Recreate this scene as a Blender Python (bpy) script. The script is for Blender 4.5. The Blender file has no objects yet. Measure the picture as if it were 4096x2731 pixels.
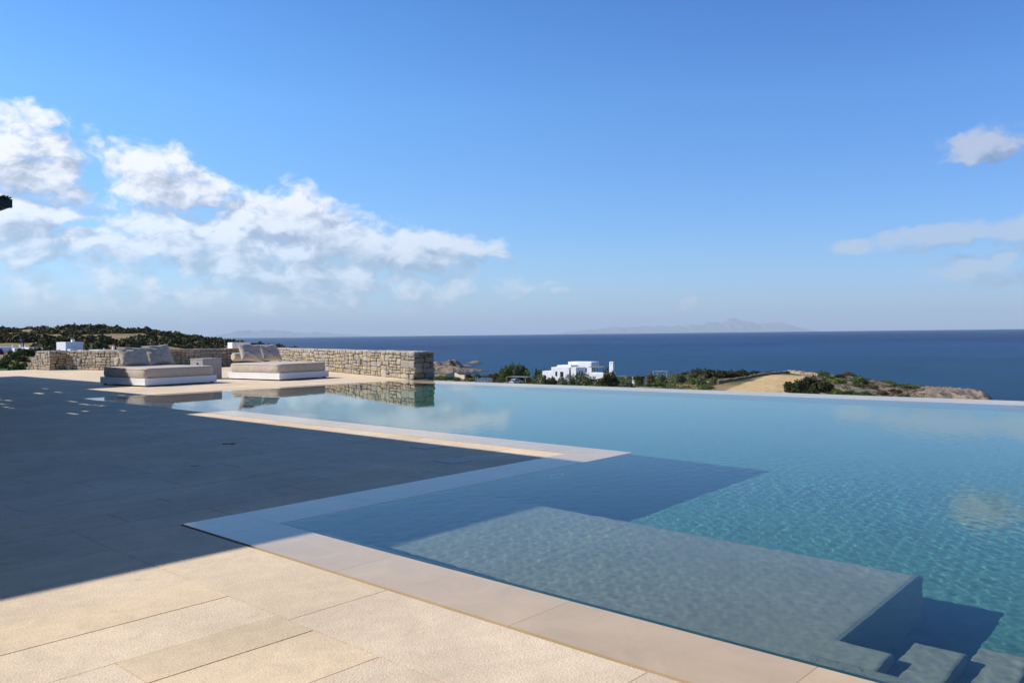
import bpy, math, random
import numpy as np
from mathutils import Vector, Matrix

SC = bpy.context.scene
COL = SC.collection
R = math.radians
# ------------------------------------------------------------------ camera, world, sun, exposure
CAMH = 1.55
M_R = Vector((0.67351967, -0.73907943, -0.01152559))
M_U = Vector((0.01424328, -0.00261305, 0.99989515))
M_F = Vector((0.73903205, 0.67361321, -0.00876697))
cd = bpy.data.cameras.new('camera')
cam = bpy.data.objects.new('camera', cd); COL.objects.link(cam)
cd.sensor_width = 22.3; cd.lens = 826.0 * 22.3 / 1024; cd.clip_start = 0.1; cd.clip_end = 200000
cam.matrix_world = Matrix(((M_R.x, M_U.x, -M_F.x, 0), (M_R.y, M_U.y, -M_F.y, 0), (M_R.z, M_U.z, -M_F.z, CAMH), (0, 0, 0, 1)))
SC.camera = cam

def at(px, py, depth):
    return Vector((0, 0, CAMH)) + depth * (M_F + M_R * ((px - 512) / 826) + M_U * ((341 - py) / 826))

SUN_EL, SUN_AZ = 39.0, 132.0       # azimuth counter-clockwise from +X
to_sun = Vector((math.cos(R(SUN_AZ)) * math.cos(R(SUN_EL)), math.sin(R(SUN_AZ)) * math.cos(R(SUN_EL)), math.sin(R(SUN_EL))))
sl = bpy.data.lights.new('sun', 'SUN'); sl.energy = 5.0; sl.angle = R(0.5); sl.color = (1.0, 0.965, 0.93)
sl.cycles.is_caustics_light = True
sun = bpy.data.objects.new('sun', sl); COL.objects.link(sun)
sun.rotation_euler = to_sun.to_track_quat('Z', 'Y').to_euler(); sun.location = (0, 0, 60)

vs = SC.view_settings
vs.view_transform = 'Standard'; vs.look = 'None'; vs.gamma = 1; vs.exposure = 0.12
SC.display_settings.display_device = 'sRGB'
cy = SC.cycles
cy.use_denoising = True; cy.caustics_refractive = True; cy.caustics_reflective = False
cy.max_bounces = 10; cy.transmission_bounces = 8; cy.transparent_max_bounces = 12; cy.glossy_bounces = 4; cy.diffuse_bounces = 3
cy.volume_bounces = 0; cy.sample_clamp_indirect = 6
SC.render.film_transparent = False

world = bpy.data.worlds.new('World'); SC.world = world; world.use_nodes = True

class NT:
    """tiny node helper"""
    def __init__(s, tree): s.t = tree
    def n(s, typ, **kw):
        nd = s.t.nodes.new(typ)
        for k, v in kw.items(): setattr(nd, k, v)
        return nd
    def put(s, sock, v):
        if v is None: return
        if hasattr(v, 'is_output'): s.t.links.new(v, sock)
        elif isinstance(v, (tuple, list)) and len(v) == 3 and sock.type == 'RGBA': sock.default_value = (*v, 1)
        else: sock.default_value = v
    def math(s, op, a, b=None, c=None, clamp=False):
        nd = s.n('ShaderNodeMath', operation=op, use_clamp=clamp)
        s.put(nd.inputs[0], a); s.put(nd.inputs[1], b)
        if c is not None: s.put(nd.inputs[2], c)
        return nd.outputs[0]
    def vmath(s, op, a, b=None):
        nd = s.n('ShaderNodeVectorMath', operation=op); s.put(nd.inputs[0], a); s.put(nd.inputs[1], b)
        return nd.outputs['Value'] if op in ('DOT_PRODUCT', 'LENGTH', 'DISTANCE') else nd.outputs[0]
    def comb(s, x, y, z):
        nd = s.n('ShaderNodeCombineXYZ'); [s.put(nd.inputs[i], v) for i, v in enumerate((x, y, z))]; return nd.outputs[0]
    def sep(s, v):
        nd = s.n('ShaderNodeSeparateXYZ'); s.put(nd.inputs[0], v); return nd.outputs
    def noise(s, vec, scale, detail=4, rough=.5, dist=0, out='Fac'):
        nd = s.n('ShaderNodeTexNoise'); s.put(nd.inputs['Vector'], vec)
        nd.inputs['Scale'].default_value = scale; nd.inputs['Detail'].default_value = detail
        nd.inputs['Roughness'].default_value = rough; nd.inputs['Distortion'].default_value = dist
        return nd.outputs[out]
    def ramp(s, fac, stops, interp='LINEAR'):
        nd = s.n('ShaderNodeValToRGB'); s.put(nd.inputs[0], fac); cr = nd.color_ramp; cr.interpolation = interp
        while len(cr.elements) < len(stops): cr.elements.new(.5)
        for e, (p, c) in zip(cr.elements, stops):
            e.position = p; e.color = (*c, 1) if len(c) == 3 else c
        return nd.outputs[0]
    def mix(s, fac, a, b, typ='MIX'):
        nd = s.n('ShaderNodeMix', data_type='RGBA', blend_type=typ); nd.clamp_factor = True
        s.put(nd.inputs[0], fac); s.put(nd.inputs[6], a); s.put(nd.inputs[7], b); return nd.outputs[2]
    def smooth(s, v, a, b, lo=0, hi=1):
        nd = s.n('ShaderNodeMapRange', interpolation_type='SMOOTHSTEP'); s.put(nd.inputs[0], v)
        for i, q in enumerate((a, b, lo, hi)): nd.inputs[i + 1].default_value = q
        return nd.outputs[0]
    def map(s, v, a, b, lo=0, hi=1):
        nd = s.n('ShaderNodeMapRange'); s.put(nd.inputs[0], v)
        for i, q in enumerate((a, b, lo, hi)): nd.inputs[i + 1].default_value = q
        return nd.outputs[0]
    def bump(s, h, strength, dist, normal=None):
        nd = s.n('ShaderNodeBump'); s.put(nd.inputs['Height'], h); nd.inputs['Strength'].default_value = strength
        nd.inputs['Distance'].default_value = dist
        if normal is not None: s.put(nd.inputs['Normal'], normal)
        return nd.outputs[0]

# --- sky: Nishita air plus cloud banks given by compass direction and elevation
wt = world.node_tree; W = NT(wt)
bg = wt.nodes['Background']; bg.inputs[1].default_value = 0.10
sky = W.n('ShaderNodeTexSky', sky_type='NISHITA'); sky.sun_disc = False
sky.sun_elevation = R(SUN_EL); sky.sun_rotation = R(90 - SUN_AZ) % (2 * math.pi)
sky.altitude = 0; sky.air_density = 1.0; sky.dust_density = 0.25; sky.ozone_density = 3.0
tc = W.n('ShaderNodeTexCoord'); dx, dy, dz = W.sep(tc.outputs['Generated'])[:]
az = W.math('MULTIPLY', W.math('ARCTAN2', dy, dx), 57.29578)
el = W.math('MULTIPLY', W.math('ARCSINE', dz), 57.29578)
YAW = 42.349
def azel(px, py):
    hor = 341.3 - .01403 * px
    a = math.atan((512 - px) / 826); return YAW + math.degrees(a), math.degrees(math.atan((hor - py) / 826 * math.cos(a)))
# (px, py, half width px, half height px, weight, tilt)
CL = [(25, 165, 62, 42, 1.05, 0), (68, 124, 13, 9, .45, 0), (90, 150, 14, 18, .35, 0), (162, 180, 52, 29, 1.0, .15), (215, 197, 30, 13, .8, 0),
      (300, 232, 72, 38, 1.1, .22), (390, 250, 95, 26, 1.0, .14), (455, 247, 50, 14, .85, .15), (500, 247, 16, 8, .6, .1),
      (90, 240, 110, 20, .75, -.05), (210, 245, 130, 32, .95, .1), (285, 272, 150, 24, .95, .05), (20, 225, 70, 45, .9, 0), (190, 290, 230, 22, .42, .03),
      (400, 288, 120, 14, .55, .02), (360, 300, 110, 10, .4, 0), (60, 258, 80, 14, .6, 0), (520, 288, 40, 6, .3, 0),
      (988, 145, 54, 14, .85, -.04), (1055, 142, 45, 19, .8, 0), (945, 235, 100, 11, 1.05, -.10), (1040, 226, 70, 13, 1.1, -.06),
      (985, 263, 50, 10, .75, -.05), (1030, 275, 60, 8, .5, 0), (683, 309, 13, 6, .45, -.3), (650, 314, 22, 3, .25, 0), (566, 294, 10, 4, .4, 0)]
def cloud(offa, offe):
    a = W.math('ADD', az, offa) if offa else az
    e = W.math('ADD', el, offe) if offe else el
    wrp = W.noise(W.comb(a, W.math('MULTIPLY', e, 1.6), 3.3), .28, 3, .6, 0, 'Color')
    ws = W.sep(wrp)
    aw = W.math('ADD', a, W.math('MULTIPLY', W.math('SUBTRACT', ws[0], .5), 3.0))
    ew = W.math('ADD', e, W.math('MULTIPLY', W.math('SUBTRACT', ws[1], .5), 2.2))
    env = None
    for (px, py, hx, hy, wgt, tilt) in CL:
        a0, e0 = azel(px, py); ka = (azel(px - 1, py)[0] - a0); sx = hx * ka; sy = hy * .0694
        da = W.math('SUBTRACT', aw, a0); de = W.math('SUBTRACT', ew, e0)
        if tilt: de = W.math('MULTIPLY_ADD', da, -tilt, de)
        q = W.math('ADD', W.math('POWER', W.math('MULTIPLY', da, 1 / sx), 2), W.math('POWER', W.math('MULTIPLY', de, 1 / sy), 2))
        v = W.math('MULTIPLY', W.math('SUBTRACT', 1, W.math('MULTIPLY', q, .75)), wgt)
        env = v if env is None else W.math('MAXIMUM', env, v)
    env = W.math('MAXIMUM', env, -1.0)
    nz = W.noise(W.comb(aw, W.math('MULTIPLY', ew, 1.5), 0.0), .42, 9, .58)
    return W.math('ADD', W.math('MULTIPLY', env, .75), W.math('MULTIPLY', W.math('SUBTRACT', nz, .5), 2.3))
d0 = cloud(0, 0); d1 = cloud(1.1, 1.0)
dens = W.smooth(d0, -.10, .58)
# the side towards the sun is bright, thick undersides are grey
lit = W.smooth(W.math('SUBTRACT', d0, d1), -.55, .40)
thick = W.smooth(d1, .25, 1.0)
bright = W.math('SUBTRACT', W.math('ADD', .68, W.math('MULTIPLY', lit, .34)), W.math('MULTIPLY', thick, .16))
# farther from the sun (to the right) the clouds are greyer
side = W.smooth(az, 12, 62, .62, 1.0)
bright = W.math('MULTIPLY', bright, side)
ccol = W.mix(lit, (7.0, 7.7, 9.0), (10.2, 10.1, 10.3))
cc = W.vmath('SCALE', ccol); cc.node.inputs['Scale'].default_value = 1; wt.links.new(bright, cc.node.inputs['Scale'])
hs = W.n('ShaderNodeHueSaturation'); W.put(hs.inputs['Color'], sky.outputs[0]); hs.inputs['Saturation'].default_value = 1.24
hs.inputs['Value'].default_value = 1.33
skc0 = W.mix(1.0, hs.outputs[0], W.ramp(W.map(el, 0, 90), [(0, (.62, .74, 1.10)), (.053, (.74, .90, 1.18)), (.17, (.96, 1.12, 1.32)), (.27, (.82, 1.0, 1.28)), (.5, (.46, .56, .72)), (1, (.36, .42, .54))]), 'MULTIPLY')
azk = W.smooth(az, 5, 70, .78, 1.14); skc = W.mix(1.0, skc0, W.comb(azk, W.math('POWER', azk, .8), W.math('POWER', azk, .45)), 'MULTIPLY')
hz = W.smooth(el, 1.0, 11.0, .55, 1.0)
dens = W.math('MULTIPLY', W.math('MULTIPLY', dens, hz), W.smooth(el, -.2, 1.0, 0, .86))
dens = W.math('MULTIPLY', dens, W.smooth(az, 12, 45, .72, 1.0))
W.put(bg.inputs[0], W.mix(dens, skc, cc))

# ------------------------------------------------------------------ helpers
def tag(o, label=None, cat=None, group=None, kind=None):
    if label: o['label'] = label
    if cat: o['category'] = cat
    if group: o['group'] = group
    if kind: o['kind'] = kind
    return o
def empty(name, loc, rz=0):
    o = bpy.data.objects.new(name, None); COL.objects.link(o); o.location = loc; o.rotation_euler = (0, 0, rz); o.empty_display_size = .2; return o
class MB:
    def __init__(s): s.v = []; s.f = []; s.c = []; s.sm = []
    def add(s, vs_, fs_, col=(1, 1, 1), smooth=False):
        b = len(s.v); s.v += [tuple(p) for p in vs_]
        for f in fs_: s.f.append(tuple(i + b for i in f)); s.c.append(col); s.sm.append(smooth)
    def box(s, x0, x1, y0, y1, z0, z1, col=(1, 1, 1), bev=0, T=None):
        if bev <= 0:
            v = [(x, y, z) for z in (z0, z1) for y in (y0, y1) for x in (x0, x1)]
            f = [(0, 2, 3, 1), (4, 5, 7, 6), (0, 1, 5, 4), (2, 6, 7, 3), (0, 4, 6, 2), (1, 3, 7, 5)]
        else:
            b = bev; v = []; 
            def ring(z, i): return [(x0 + i, y0 + i, z), (x1 - i, y0 + i, z), (x1 - i, y1 - i, z), (x0 + i, y1 - i, z)]
            # chamfered: rings of 8
            def ring8(z, i, c): return [(x0 + i + c, y0 + i, z), (x1 - i - c, y0 + i, z), (x1 - i, y0 + i + c, z), (x1 - i, y1 - i - c, z), (x1 - i - c, y1 - i, z), (x0 + i + c, y1 - i, z), (x0 + i, y1 - i - c, z), (x0 + i, y0 + i + c, z)]
            for z, i in ((z0, b), (z0 + b * .3, b * .3), (z0 + b, 0), (z1 - b, 0), (z1 - b * .3, b * .3), (z1, b)): v += ring8(z, i, b * .8)
            f = [tuple(range(7, -1, -1)), tuple(range(40, 48))]
            for k in range(5):
                for j in range(8): f.append((k * 8 + j, k * 8 + (j + 1) % 8, k * 8 + 8 + (j + 1) % 8, k * 8 + 8 + j))
        if T: v = [tuple(T @ Vector(p)) for p in v]
        s.add(v, f, col)
    def tube(s, pts, rad, n=8, col=(1, 1, 1), caps=True, smooth=True):
        pts = [Vector(p) for p in pts]; rr = rad if isinstance(rad, (list, tuple)) else [rad] * len(pts); v = []; f = []
        for i, p in enumerate(pts):
            d = (pts[min(i + 1, len(pts) - 1)] - pts[max(i - 1, 0)]).normalized()
            a = d.orthogonal().normalized() if abs(d.z) > .95 else d.cross(Vector((0, 0, 1))).normalized(); b = d.cross(a)
            v += [p + (a * math.cos(2 * math.pi * k / n) + b * math.sin(2 * math.pi * k / n)) * rr[i] for k in range(n)]
        for i in range(len(pts) - 1):
            for k in range(n): f.append((i * n + k, i * n + (k + 1) % n, (i + 1) * n + (k + 1) % n, (i + 1) * n + k))
        s.add(v, f, col, smooth)
        if caps: s.add(v[:n], [tuple(range(n))], col); s.add(v[-n:], [tuple(range(n - 1, -1, -1))], col)
    def mesh(s, name, mat):
        me = bpy.data.meshes.new(name); me.from_pydata(s.v, [], s.f)
        me.materials.append(mat)
        ls = np.array([p for p in me.polygons]) if 0 else None
        tot = np.empty(len(me.polygons), np.int32); me.polygons.foreach_get('loop_total', tot)
        ca = me.color_attributes.new('Col', 'FLOAT_COLOR', 'CORNER')
        c = np.ones((len(s.c), 4), np.float32); c[:, :3] = np.array(s.c, np.float32).reshape(-1, 3)
        ca.data.foreach_set('color', np.repeat(c, tot, axis=0).ravel())
        me.polygons.foreach_set('use_smooth', s.sm); me.update()
        return me
    def build(s, name, mat, parent=None):
        o = bpy.data.objects.new(name, s.mesh(name, mat)); COL.objects.link(o)
        if parent is not None: o.parent = parent
        return o

def np_mesh(name, V, F, mat, smooth=True, col=None, parent=None):
    me = bpy.data.meshes.new(name); V = np.asarray(V, np.float32); F = np.asarray(F, np.int32); k = F.shape[1]
    me.vertices.add(len(V)); me.vertices.foreach_set('co', V.ravel())
    me.loops.add(F.size); me.loops.foreach_set('vertex_index', F.ravel())
    me.polygons.add(len(F)); me.polygons.foreach_set('loop_start', np.arange(len(F), dtype=np.int32) * k)
    me.polygons.foreach_set('use_smooth', np.full(len(F), smooth))
    me.update(calc_edges=True)
    if col is not None:
        ca = me.color_attributes.new('Col', 'FLOAT_COLOR', 'POINT'); c = np.ones((len(V), 4), np.float32); c[:, :3] = col
        ca.data.foreach_set('color', c.ravel())
    me.materials.append(mat); me.validate()
    o = bpy.data.objects.new(name, me); COL.objects.link(o)
    if parent is not None: o.parent = parent
    return o

# numpy value noise
def _h(ix, iy, s):
    n = (ix.astype(np.int64) * 374761393 + iy.astype(np.int64) * 668265263 + s * 982451653) & 0x7fffffff
    n = ((n ^ (n >> 13)) * 1274126177) & 0x7fffffff
    return ((n ^ (n >> 16)) & 0xffff) / 65535.0
def vnoise(x, y, s=0):
    ix = np.floor(x); iy = np.floor(y); fx = x - ix; fy = y - iy; fx = fx * fx * (3 - 2 * fx); fy = fy * fy * (3 - 2 * fy)
    a = _h(ix, iy, s); b = _h(ix + 1, iy, s); c = _h(ix, iy + 1, s); d = _h(ix + 1, iy + 1, s)
    return (a * (1 - fx) + b * fx) * (1 - fy) + (c * (1 - fx) + d * fx) * fy
def fbm(x, y, o=5, s=0):
    r = 0; a = .5; x = np.asarray(x, float); y = np.asarray(y, float)
    for i in range(o): r = r + a * vnoise(x, y, s + i); x = x * 2.03 + 7.1; y = y * 2.03 + 3.7; a *= .5
    return r

# ------------------------------------------------------------------ materials
def pbr(name, color, rough=.7, var=.12, vscale=3, bump=.0, bscale=30, bdist=.01, vcol=False, spec=.5, metal=0, coat=0, rand=0):
    m = bpy.data.materials.new(name); m.use_nodes = True; N = NT(m.node_tree); p = m.node_tree.nodes['Principled BSDF']
    tc = N.n('ShaderNodeTexCoord').outputs['Object']
    nz = N.noise(tc, vscale, 5, .6)
    k = N.map(nz, .25, .75, 1 - var, 1 + var)
    c = N.mix(1.0, color, N.comb(k, k, k), 'MULTIPLY')
    if vcol:
        a = N.n('ShaderNodeAttribute', attribute_name='Col'); c = N.mix(1.0, c, a.outputs['Color'], 'MULTIPLY')
    if rand:
        oi = N.n('ShaderNodeObjectInfo'); q = N.map(oi.outputs['Random'], 0, 1, 1 - rand, 1 + rand); c = N.mix(1.0, c, N.comb(q, q, q), 'MULTIPLY')
    N.put(p.inputs['Base Color'], c); p.inputs['Roughness'].default_value = rough; p.inputs['Metallic'].default_value = metal
    p.inputs['Specular IOR Level'].default_value = spec
    if coat: p.inputs['Coat Weight'].default_value = coat; p.inputs['Coat Roughness'].default_value = .05
    if bump:
        N.put(p.inputs['Normal'], N.bump(N.noise(tc, bscale, 4, .6), bump, bdist))
    return m

MT = {}
MT['white'] = pbr('white_paint', (.80, .80, .79), .55, .04, 2)
MT['villa_stone'] = pbr('villa_stone', (.21, .165, .115), .95, .3, 2, .5, 8, .05)  # dark stone keeps light bounced off the unseen villa walls low
MT['plaster'] = pbr('white_plaster', (.80, .79, .77), .85, .05, .8, .8, 1.6, .12)
MT['plaster_left'] = pbr('bright_plaster', (.78, .78, .78), .8, .04, 1)
MT['dark'] = pbr('dark_metal', (.025, .027, .03), .5, .2, 5)
MT['beam'] = pbr('dark_beam_wood', (.035, .03, .028), .6, .3, 4)
MT['reed'] = pbr('reed', (.09, .06, .035), .8, .4, 6)
MT['glass'] = pbr('window_glass', (.03, .035, .04), .12, .2, 2)
MT['brown'] = pbr('brown_shutter', (.10, .055, .035), .6, .2, 2)
MT['shutter'] = pbr('grey_shutter', (.12, .14, .17), .6, .2, 2)
MT['roofgrey'] = pbr('grey_roof_panel', (.17, .17, .17), .6, .15, 2)
MT['concrete'] = pbr('grey_concrete', (.33, .32, .31), .85, .12, 4, .3, 60, .004)
MT['metalgrey'] = pbr('grey_metal', (.35, .36, .37), .4, .1, 3, metal=.6)
MT['bark'] = pbr('bark', (.09, .07, .05), .9, .3, 6)
MT['stone'] = pbr('wall_stone', (1, 1, 1), .9, .22, 7, .7, 22, .015, vcol=True)
MT['joint'] = pbr('wall_joint', (.10, .09, .075), .95, .3, 12)
MT['fieldstone'] = pbr('field_stone', (.30, .25, .20), .95, .35, 1.2, .6, 3, .2)
MT['straw'] = pbr('tan_plaster', (.50, .42, .30), .9, .15, 1)
MT['carpaint'] = pbr('silver_car_paint', (.45, .46, .47), .3, .05, 1, coat=.8)
MT['tyre'] = pbr('tyre', (.02, .02, .02), .9, .1, 4)
MT['redlight'] = pbr('red_lamp_glass', (.35, .02, .02), .3, .05, 1)
MT['sail'] = pbr('sail_canvas', (.55, .50, .47), .8, .06, 1)
MT['cover'] = pbr('drain_cover', (.66, .60, .44), .9, .15, 20)
MT['gravel'] = pbr('asphalt_path', (.16, .155, .15), .95, .15, 1)

def fabric(name, c):
    m = bpy.data.materials.new(name); m.use_nodes = True; N = NT(m.node_tree); p = m.node_tree.nodes['Principled BSDF']
    tc = N.n('ShaderNodeTexCoord').outputs['Object']
    k = N.map(N.noise(tc, 5, 5, .6), .25, .75, .9, 1.08)
    N.put(p.inputs['Base Color'], N.mix(1.0, c, N.comb(k, k, k), 'MULTIPLY'))
    p.inputs['Roughness'].default_value = .95; p.inputs['Sheen Weight'].default_value = .15; p.inputs['Specular IOR Level'].default_value = .15
    h1 = N.noise(tc, 3.2, 3, .5, .8); h2 = N.noise(tc, 160, 2, .5)
    nb = N.bump(h1, .55, .06); N.put(p.inputs['Normal'], N.bump(h2, .25, .003, nb))
    return m
MT['mattress'] = fabric('mattress_linen', (.54, .46, .37))
MT['cushion'] = fabric('cushion_linen', (.46, .40, .33))

def paving():
    m = bpy.data.materials.new('bush_hammered_limestone'); m.use_nodes = True; N = NT(m.node_tree); p = m.node_tree.nodes['Principled BSDF']
    tc = N.n('ShaderNodeTexCoord').outputs['Object']; a = N.n('ShaderNodeAttribute', attribute_name='Col')
    big = N.math('MULTIPLY', N.map(N.noise(tc, .9, 5, .6, .5), .3, .7, .88, 1.09), N.map(N.noise(tc, 7, 6, .7, .8), .3, .7, .90, 1.08))
    fine = N.map(N.noise(tc, 75, 4, .75), .32, .68, .85, 1.10)
    stain = N.smooth(N.noise(tc, 1.7, 6, .65, .6), .60, .72)
    c = N.mix(1.0, (.77, .60, .40), a.outputs['Color'], 'MULTIPLY')
    c = N.mix(1.0, c, N.comb(big, big, big), 'MULTIPLY'); c = N.mix(1.0, c, N.comb(fine, fine, fine), 'MULTIPLY')
    c = N.mix(N.math('MULTIPLY', stain, .5), c, (.54, .40, .25))
    # rusty veins here and there
    vein = N.smooth(N.noise(N.vmath('MULTIPLY', tc, (3, 9, 1)), 1.0, 6, .7, 1.2), .66, .72); c = N.mix(N.math('MULTIPLY', vein, .25), c, (.45, .27, .12))
    N.put(p.inputs['Base Color'], c); p.inputs['Roughness'].default_value = .82; p.inputs['Specular IOR Level'].default_value = .25
    # hammered relief, stronger on some slabs
    hs_ = N.n('ShaderNodeTexVoronoi'); N.put(hs_.inputs['Vector'], tc); hs_.inputs['Scale'].default_value = 95
    h = N.math('ADD', N.math('MULTIPLY', hs_.outputs['Distance'], .8), N.noise(tc, 90, 4, .7))
    sepc = N.n('ShaderNodeSeparateColor'); N.put(sepc.inputs[0], a.outputs['Color'])
    hh = N.math('MULTIPLY', h, N.map(N.math('SUBTRACT', sepc.outputs[2], sepc.outputs[0]), -.06, .04, .8, 1.5))
    N.put(p.inputs['Normal'], N.bump(hh, .55, .0028))
    return m
MT['paving'] = paving()

def coping_mat():
    m = bpy.data.materials.new('honed_limestone_coping'); m.use_nodes = True; N = NT(m.node_tree); p = m.node_tree.nodes['Principled BSDF']
    tc = N.n('ShaderNodeTexCoord').outputs['Object']; a = N.n('ShaderNodeAttribute', attribute_name='Col')
    big = N.map(N.noise(tc, 2.2, 6, .65, .8), .3, .7, .88, 1.08)
    c = N.mix(1.0, (.62, .445, .25), a.outputs['Color'], 'MULTIPLY'); c = N.mix(1.0, c, N.comb(big, big, big), 'MULTIPLY')
    st = N.smooth(N.noise(N.vmath('MULTIPLY', tc, (6, 2.5, 1)), 1, 6, .7, 1.0), .60, .72); c = N.mix(N.math('MULTIPLY', st, .35), c, (.52, .36, .20))
    sp = N.smooth(N.noise(tc, 26, 3, .6), .70, .74); c = N.mix(N.math('MULTIPLY', sp, .35), c, (.36, .28, .22))
    N.put(p.inputs['Base Color'], c); p.inputs['Roughness'].default_value = .6
    p.inputs['Coat Weight'].default_value = .8; p.inputs['Coat Roughness'].default_value = .06; p.inputs['Coat IOR'].default_value = 1.33
    N.put(p.inputs['Normal'], N.bump(N.noise(tc, 45, 4, .6), .25, .004))
    N.put(p.inputs['Coat Normal'], N.bump(N.noise(tc, 5, 3, .5), .12, .004))
    return m
MT['coping'] = coping_mat()

def basin_mat(name, c0):
    m = bpy.data.materials.new(name); m.use_nodes = True; N = NT(m.node_tree); p = m.node_tree.nodes['Principled BSDF']
    tc = N.n('ShaderNodeTexCoord').outputs['Object']
    k = N.map(N.noise(tc, 1.3, 6, .65), .3, .7, .88, 1.1); f = N.map(N.noise(tc, 40, 3, .6), .3, .7, .92, 1.06)
    c = N.mix(1.0, c0, N.comb(k, k, k), 'MULTIPLY'); c = N.mix(1.0, c, N.comb(f, f, f), 'MULTIPLY')
    N.put(p.inputs['Base Color'], c); p.inputs['Roughness'].default_value = .9; p.inputs['Specular IOR Level'].default_value = 0
    return m
MT['basin'] = basin_mat('water_tinted_pool_plaster', (.08, .245, .185))  # sea green stands in for light absorbed by the deep water
MT['bench'] = basin_mat('grey_bench_plaster', (.26, .30, .225))

def water_mat():
    m = bpy.data.materials.new('pool_water'); m.use_nodes = True; N = NT(m.node_tree); m.node_tree.nodes.clear()
    g = N.n('ShaderNodeBsdfGlass'); g.inputs['IOR'].default_value = 1.333; g.inputs['Roughness'].default_value = 0.0
    g.inputs['Color'].default_value = (.96, .99, .985, 1)
    o = N.n('ShaderNodeOutputMaterial'); m.node_tree.links.new(g.outputs[0], o.inputs[0])
    return m
MT['water'] = water_mat()

def sea_mat():
    m = bpy.data.materials.new('sea_water'); m.use_nodes = True; N = NT(m.node_tree); p = m.node_tree.nodes['Principled BSDF']
    tc = N.n('ShaderNodeTexCoord').outputs['Object']
    xs, ys, zs = N.sep(tc)[:]
    # wind streaks lie across the view from the shore
    dist = N.vmath('LENGTH', tc)
    cst = N.vmath('MULTIPLY', tc, (1 / 900., 1 / 900., 1))
    n1 = N.noise(cst, 1.0, 6, .6, .3)
    n2 = N.noise(N.vmath('MULTIPLY', tc, (1 / 120., 1 / 120., 1)), 1.0, 5, .6)
    n3 = N.noise(N.vmath('MULTIPLY', tc, (1 / 9., 1 / 9., 1)), 1.0, 5, .7)
    k = N.math('ADD', N.math('ADD', N.math('MULTIPLY', n1, .6), N.math('MULTIPLY', n2, .45)), N.math('MULTIPLY', n3, .6))
    deep = N.ramp(N.map(k, .68, .96), [(0, (.0012, .009, .042)), (1, (.011, .050, .140))])
    # the shallow coves: depth falls off with distance from shore
    shal = N.smooth(dist, 380, 1500, 1, 0)
    c = N.mix(N.math('MULTIPLY', shal, .45), deep, (.006, .070, .115))
    N.put(p.inputs['Base Color'], c); p.inputs['Roughness'].default_value = .35; p.inputs['IOR'].default_value = 1.33
    p.inputs['Specular IOR Level'].default_value = .12
    wv = N.noise(N.vmath('MULTIPLY', tc, (.35, .35, 1)), 1, 6, .65)
    N.put(p.inputs['Normal'], N.bump(wv, 1.0, 1.6))
    return m
MT['sea'] = sea_mat()

def ground_mat():
    m = bpy.data.materials.new('island_ground'); m.use_nodes = True; N = NT(m.node_tree); p = m.node_tree.nodes['Principled BSDF']
    tc = N.n('ShaderNodeTexCoord').outputs['Object']; a = N.n('ShaderNodeAttribute', attribute_name='Col')
    k = N.map(N.noise(tc, .35, 8, .7), .3, .7, .72, 1.28); k2 = N.map(N.noise(tc, 2.5, 5, .7), .3, .7, .75, 1.22)
    c = N.mix(1.0, a.outputs['Color'], N.comb(k, k, k), 'MULTIPLY'); c = N.mix(1.0, c, N.comb(k2, k2, k2), 'MULTIPLY')
    N.put(p.inputs['Base Color'], c); p.inputs['Roughness'].default_value = .95; p.inputs['Specular IOR Level'].default_value = .1
    N.put(p.inputs['Normal'], N.bump(N.noise(tc, 1.2, 6, .7), .7, .5))
    return m
MT['ground'] = ground_mat()

def leaf_mat(name, c, hue=.25):
    m = bpy.data.materials.new(name); m.use_nodes = True; N = NT(m.node_tree); p = m.node_tree.nodes['Principled BSDF']
    a = N.n('ShaderNodeAttribute', attribute_name='Col'); oi = N.n('ShaderNodeObjectInfo')
    q = N.map(oi.outputs['Random'], 0, 1, 1 - hue, 1 + hue)
    cc_ = N.mix(1.0, c, a.outputs['Color'], 'MULTIPLY'); cc_ = N.mix(1.0, cc_, N.comb(q, q, N.math('MULTIPLY', q, .95)), 'MULTIPLY')
    N.put(p.inputs['Base Color'], cc_); p.inputs['Roughness'].default_value = .75; p.inputs['Specular IOR Level'].default_value = .15
    return m
LEAF = {'dark': leaf_mat('dark_foliage', (.044, .050, .018)), 'hill': leaf_mat('hill_foliage', (.072, .070, .028)), 'green': leaf_mat('green_foliage', (.085, .125, .035)),
        'olive': leaf_mat('olive_foliage', (.145, .165, .095)), 'brown': leaf_mat('dry_foliage', (.13, .095, .055)),
        'bright': leaf_mat('bright_foliage', (.13, .17, .035)), 'violet': leaf_mat('violet_blossom', (.16, .05, .30))}

# ------------------------------------------------------------------ pool geometry (plan in metres)
def xR(y): return 19.0 + .078 * (21.0 - y)          # outer line of the overflow edge
def yT(x): return 22.85 - .06 * (x - 8.4)           # far side
YB = -9.0
DEEP = -1.45
def poly_prism(mb, pts, z0, z1, col=(1, 1, 1), bottom=True):
    n = len(pts); v = [(x, y, z0) for x, y in pts] + [(x, y, z1) for x, y in pts]
    f = [tuple(range(n, 2 * n))] + [(i, (i + 1) % n, n + (i + 1) % n, n + i) for i in range(n)]
    if bottom: f.append(tuple(range(n - 1, -1, -1)))
    mb.add(v, f, col)

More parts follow.
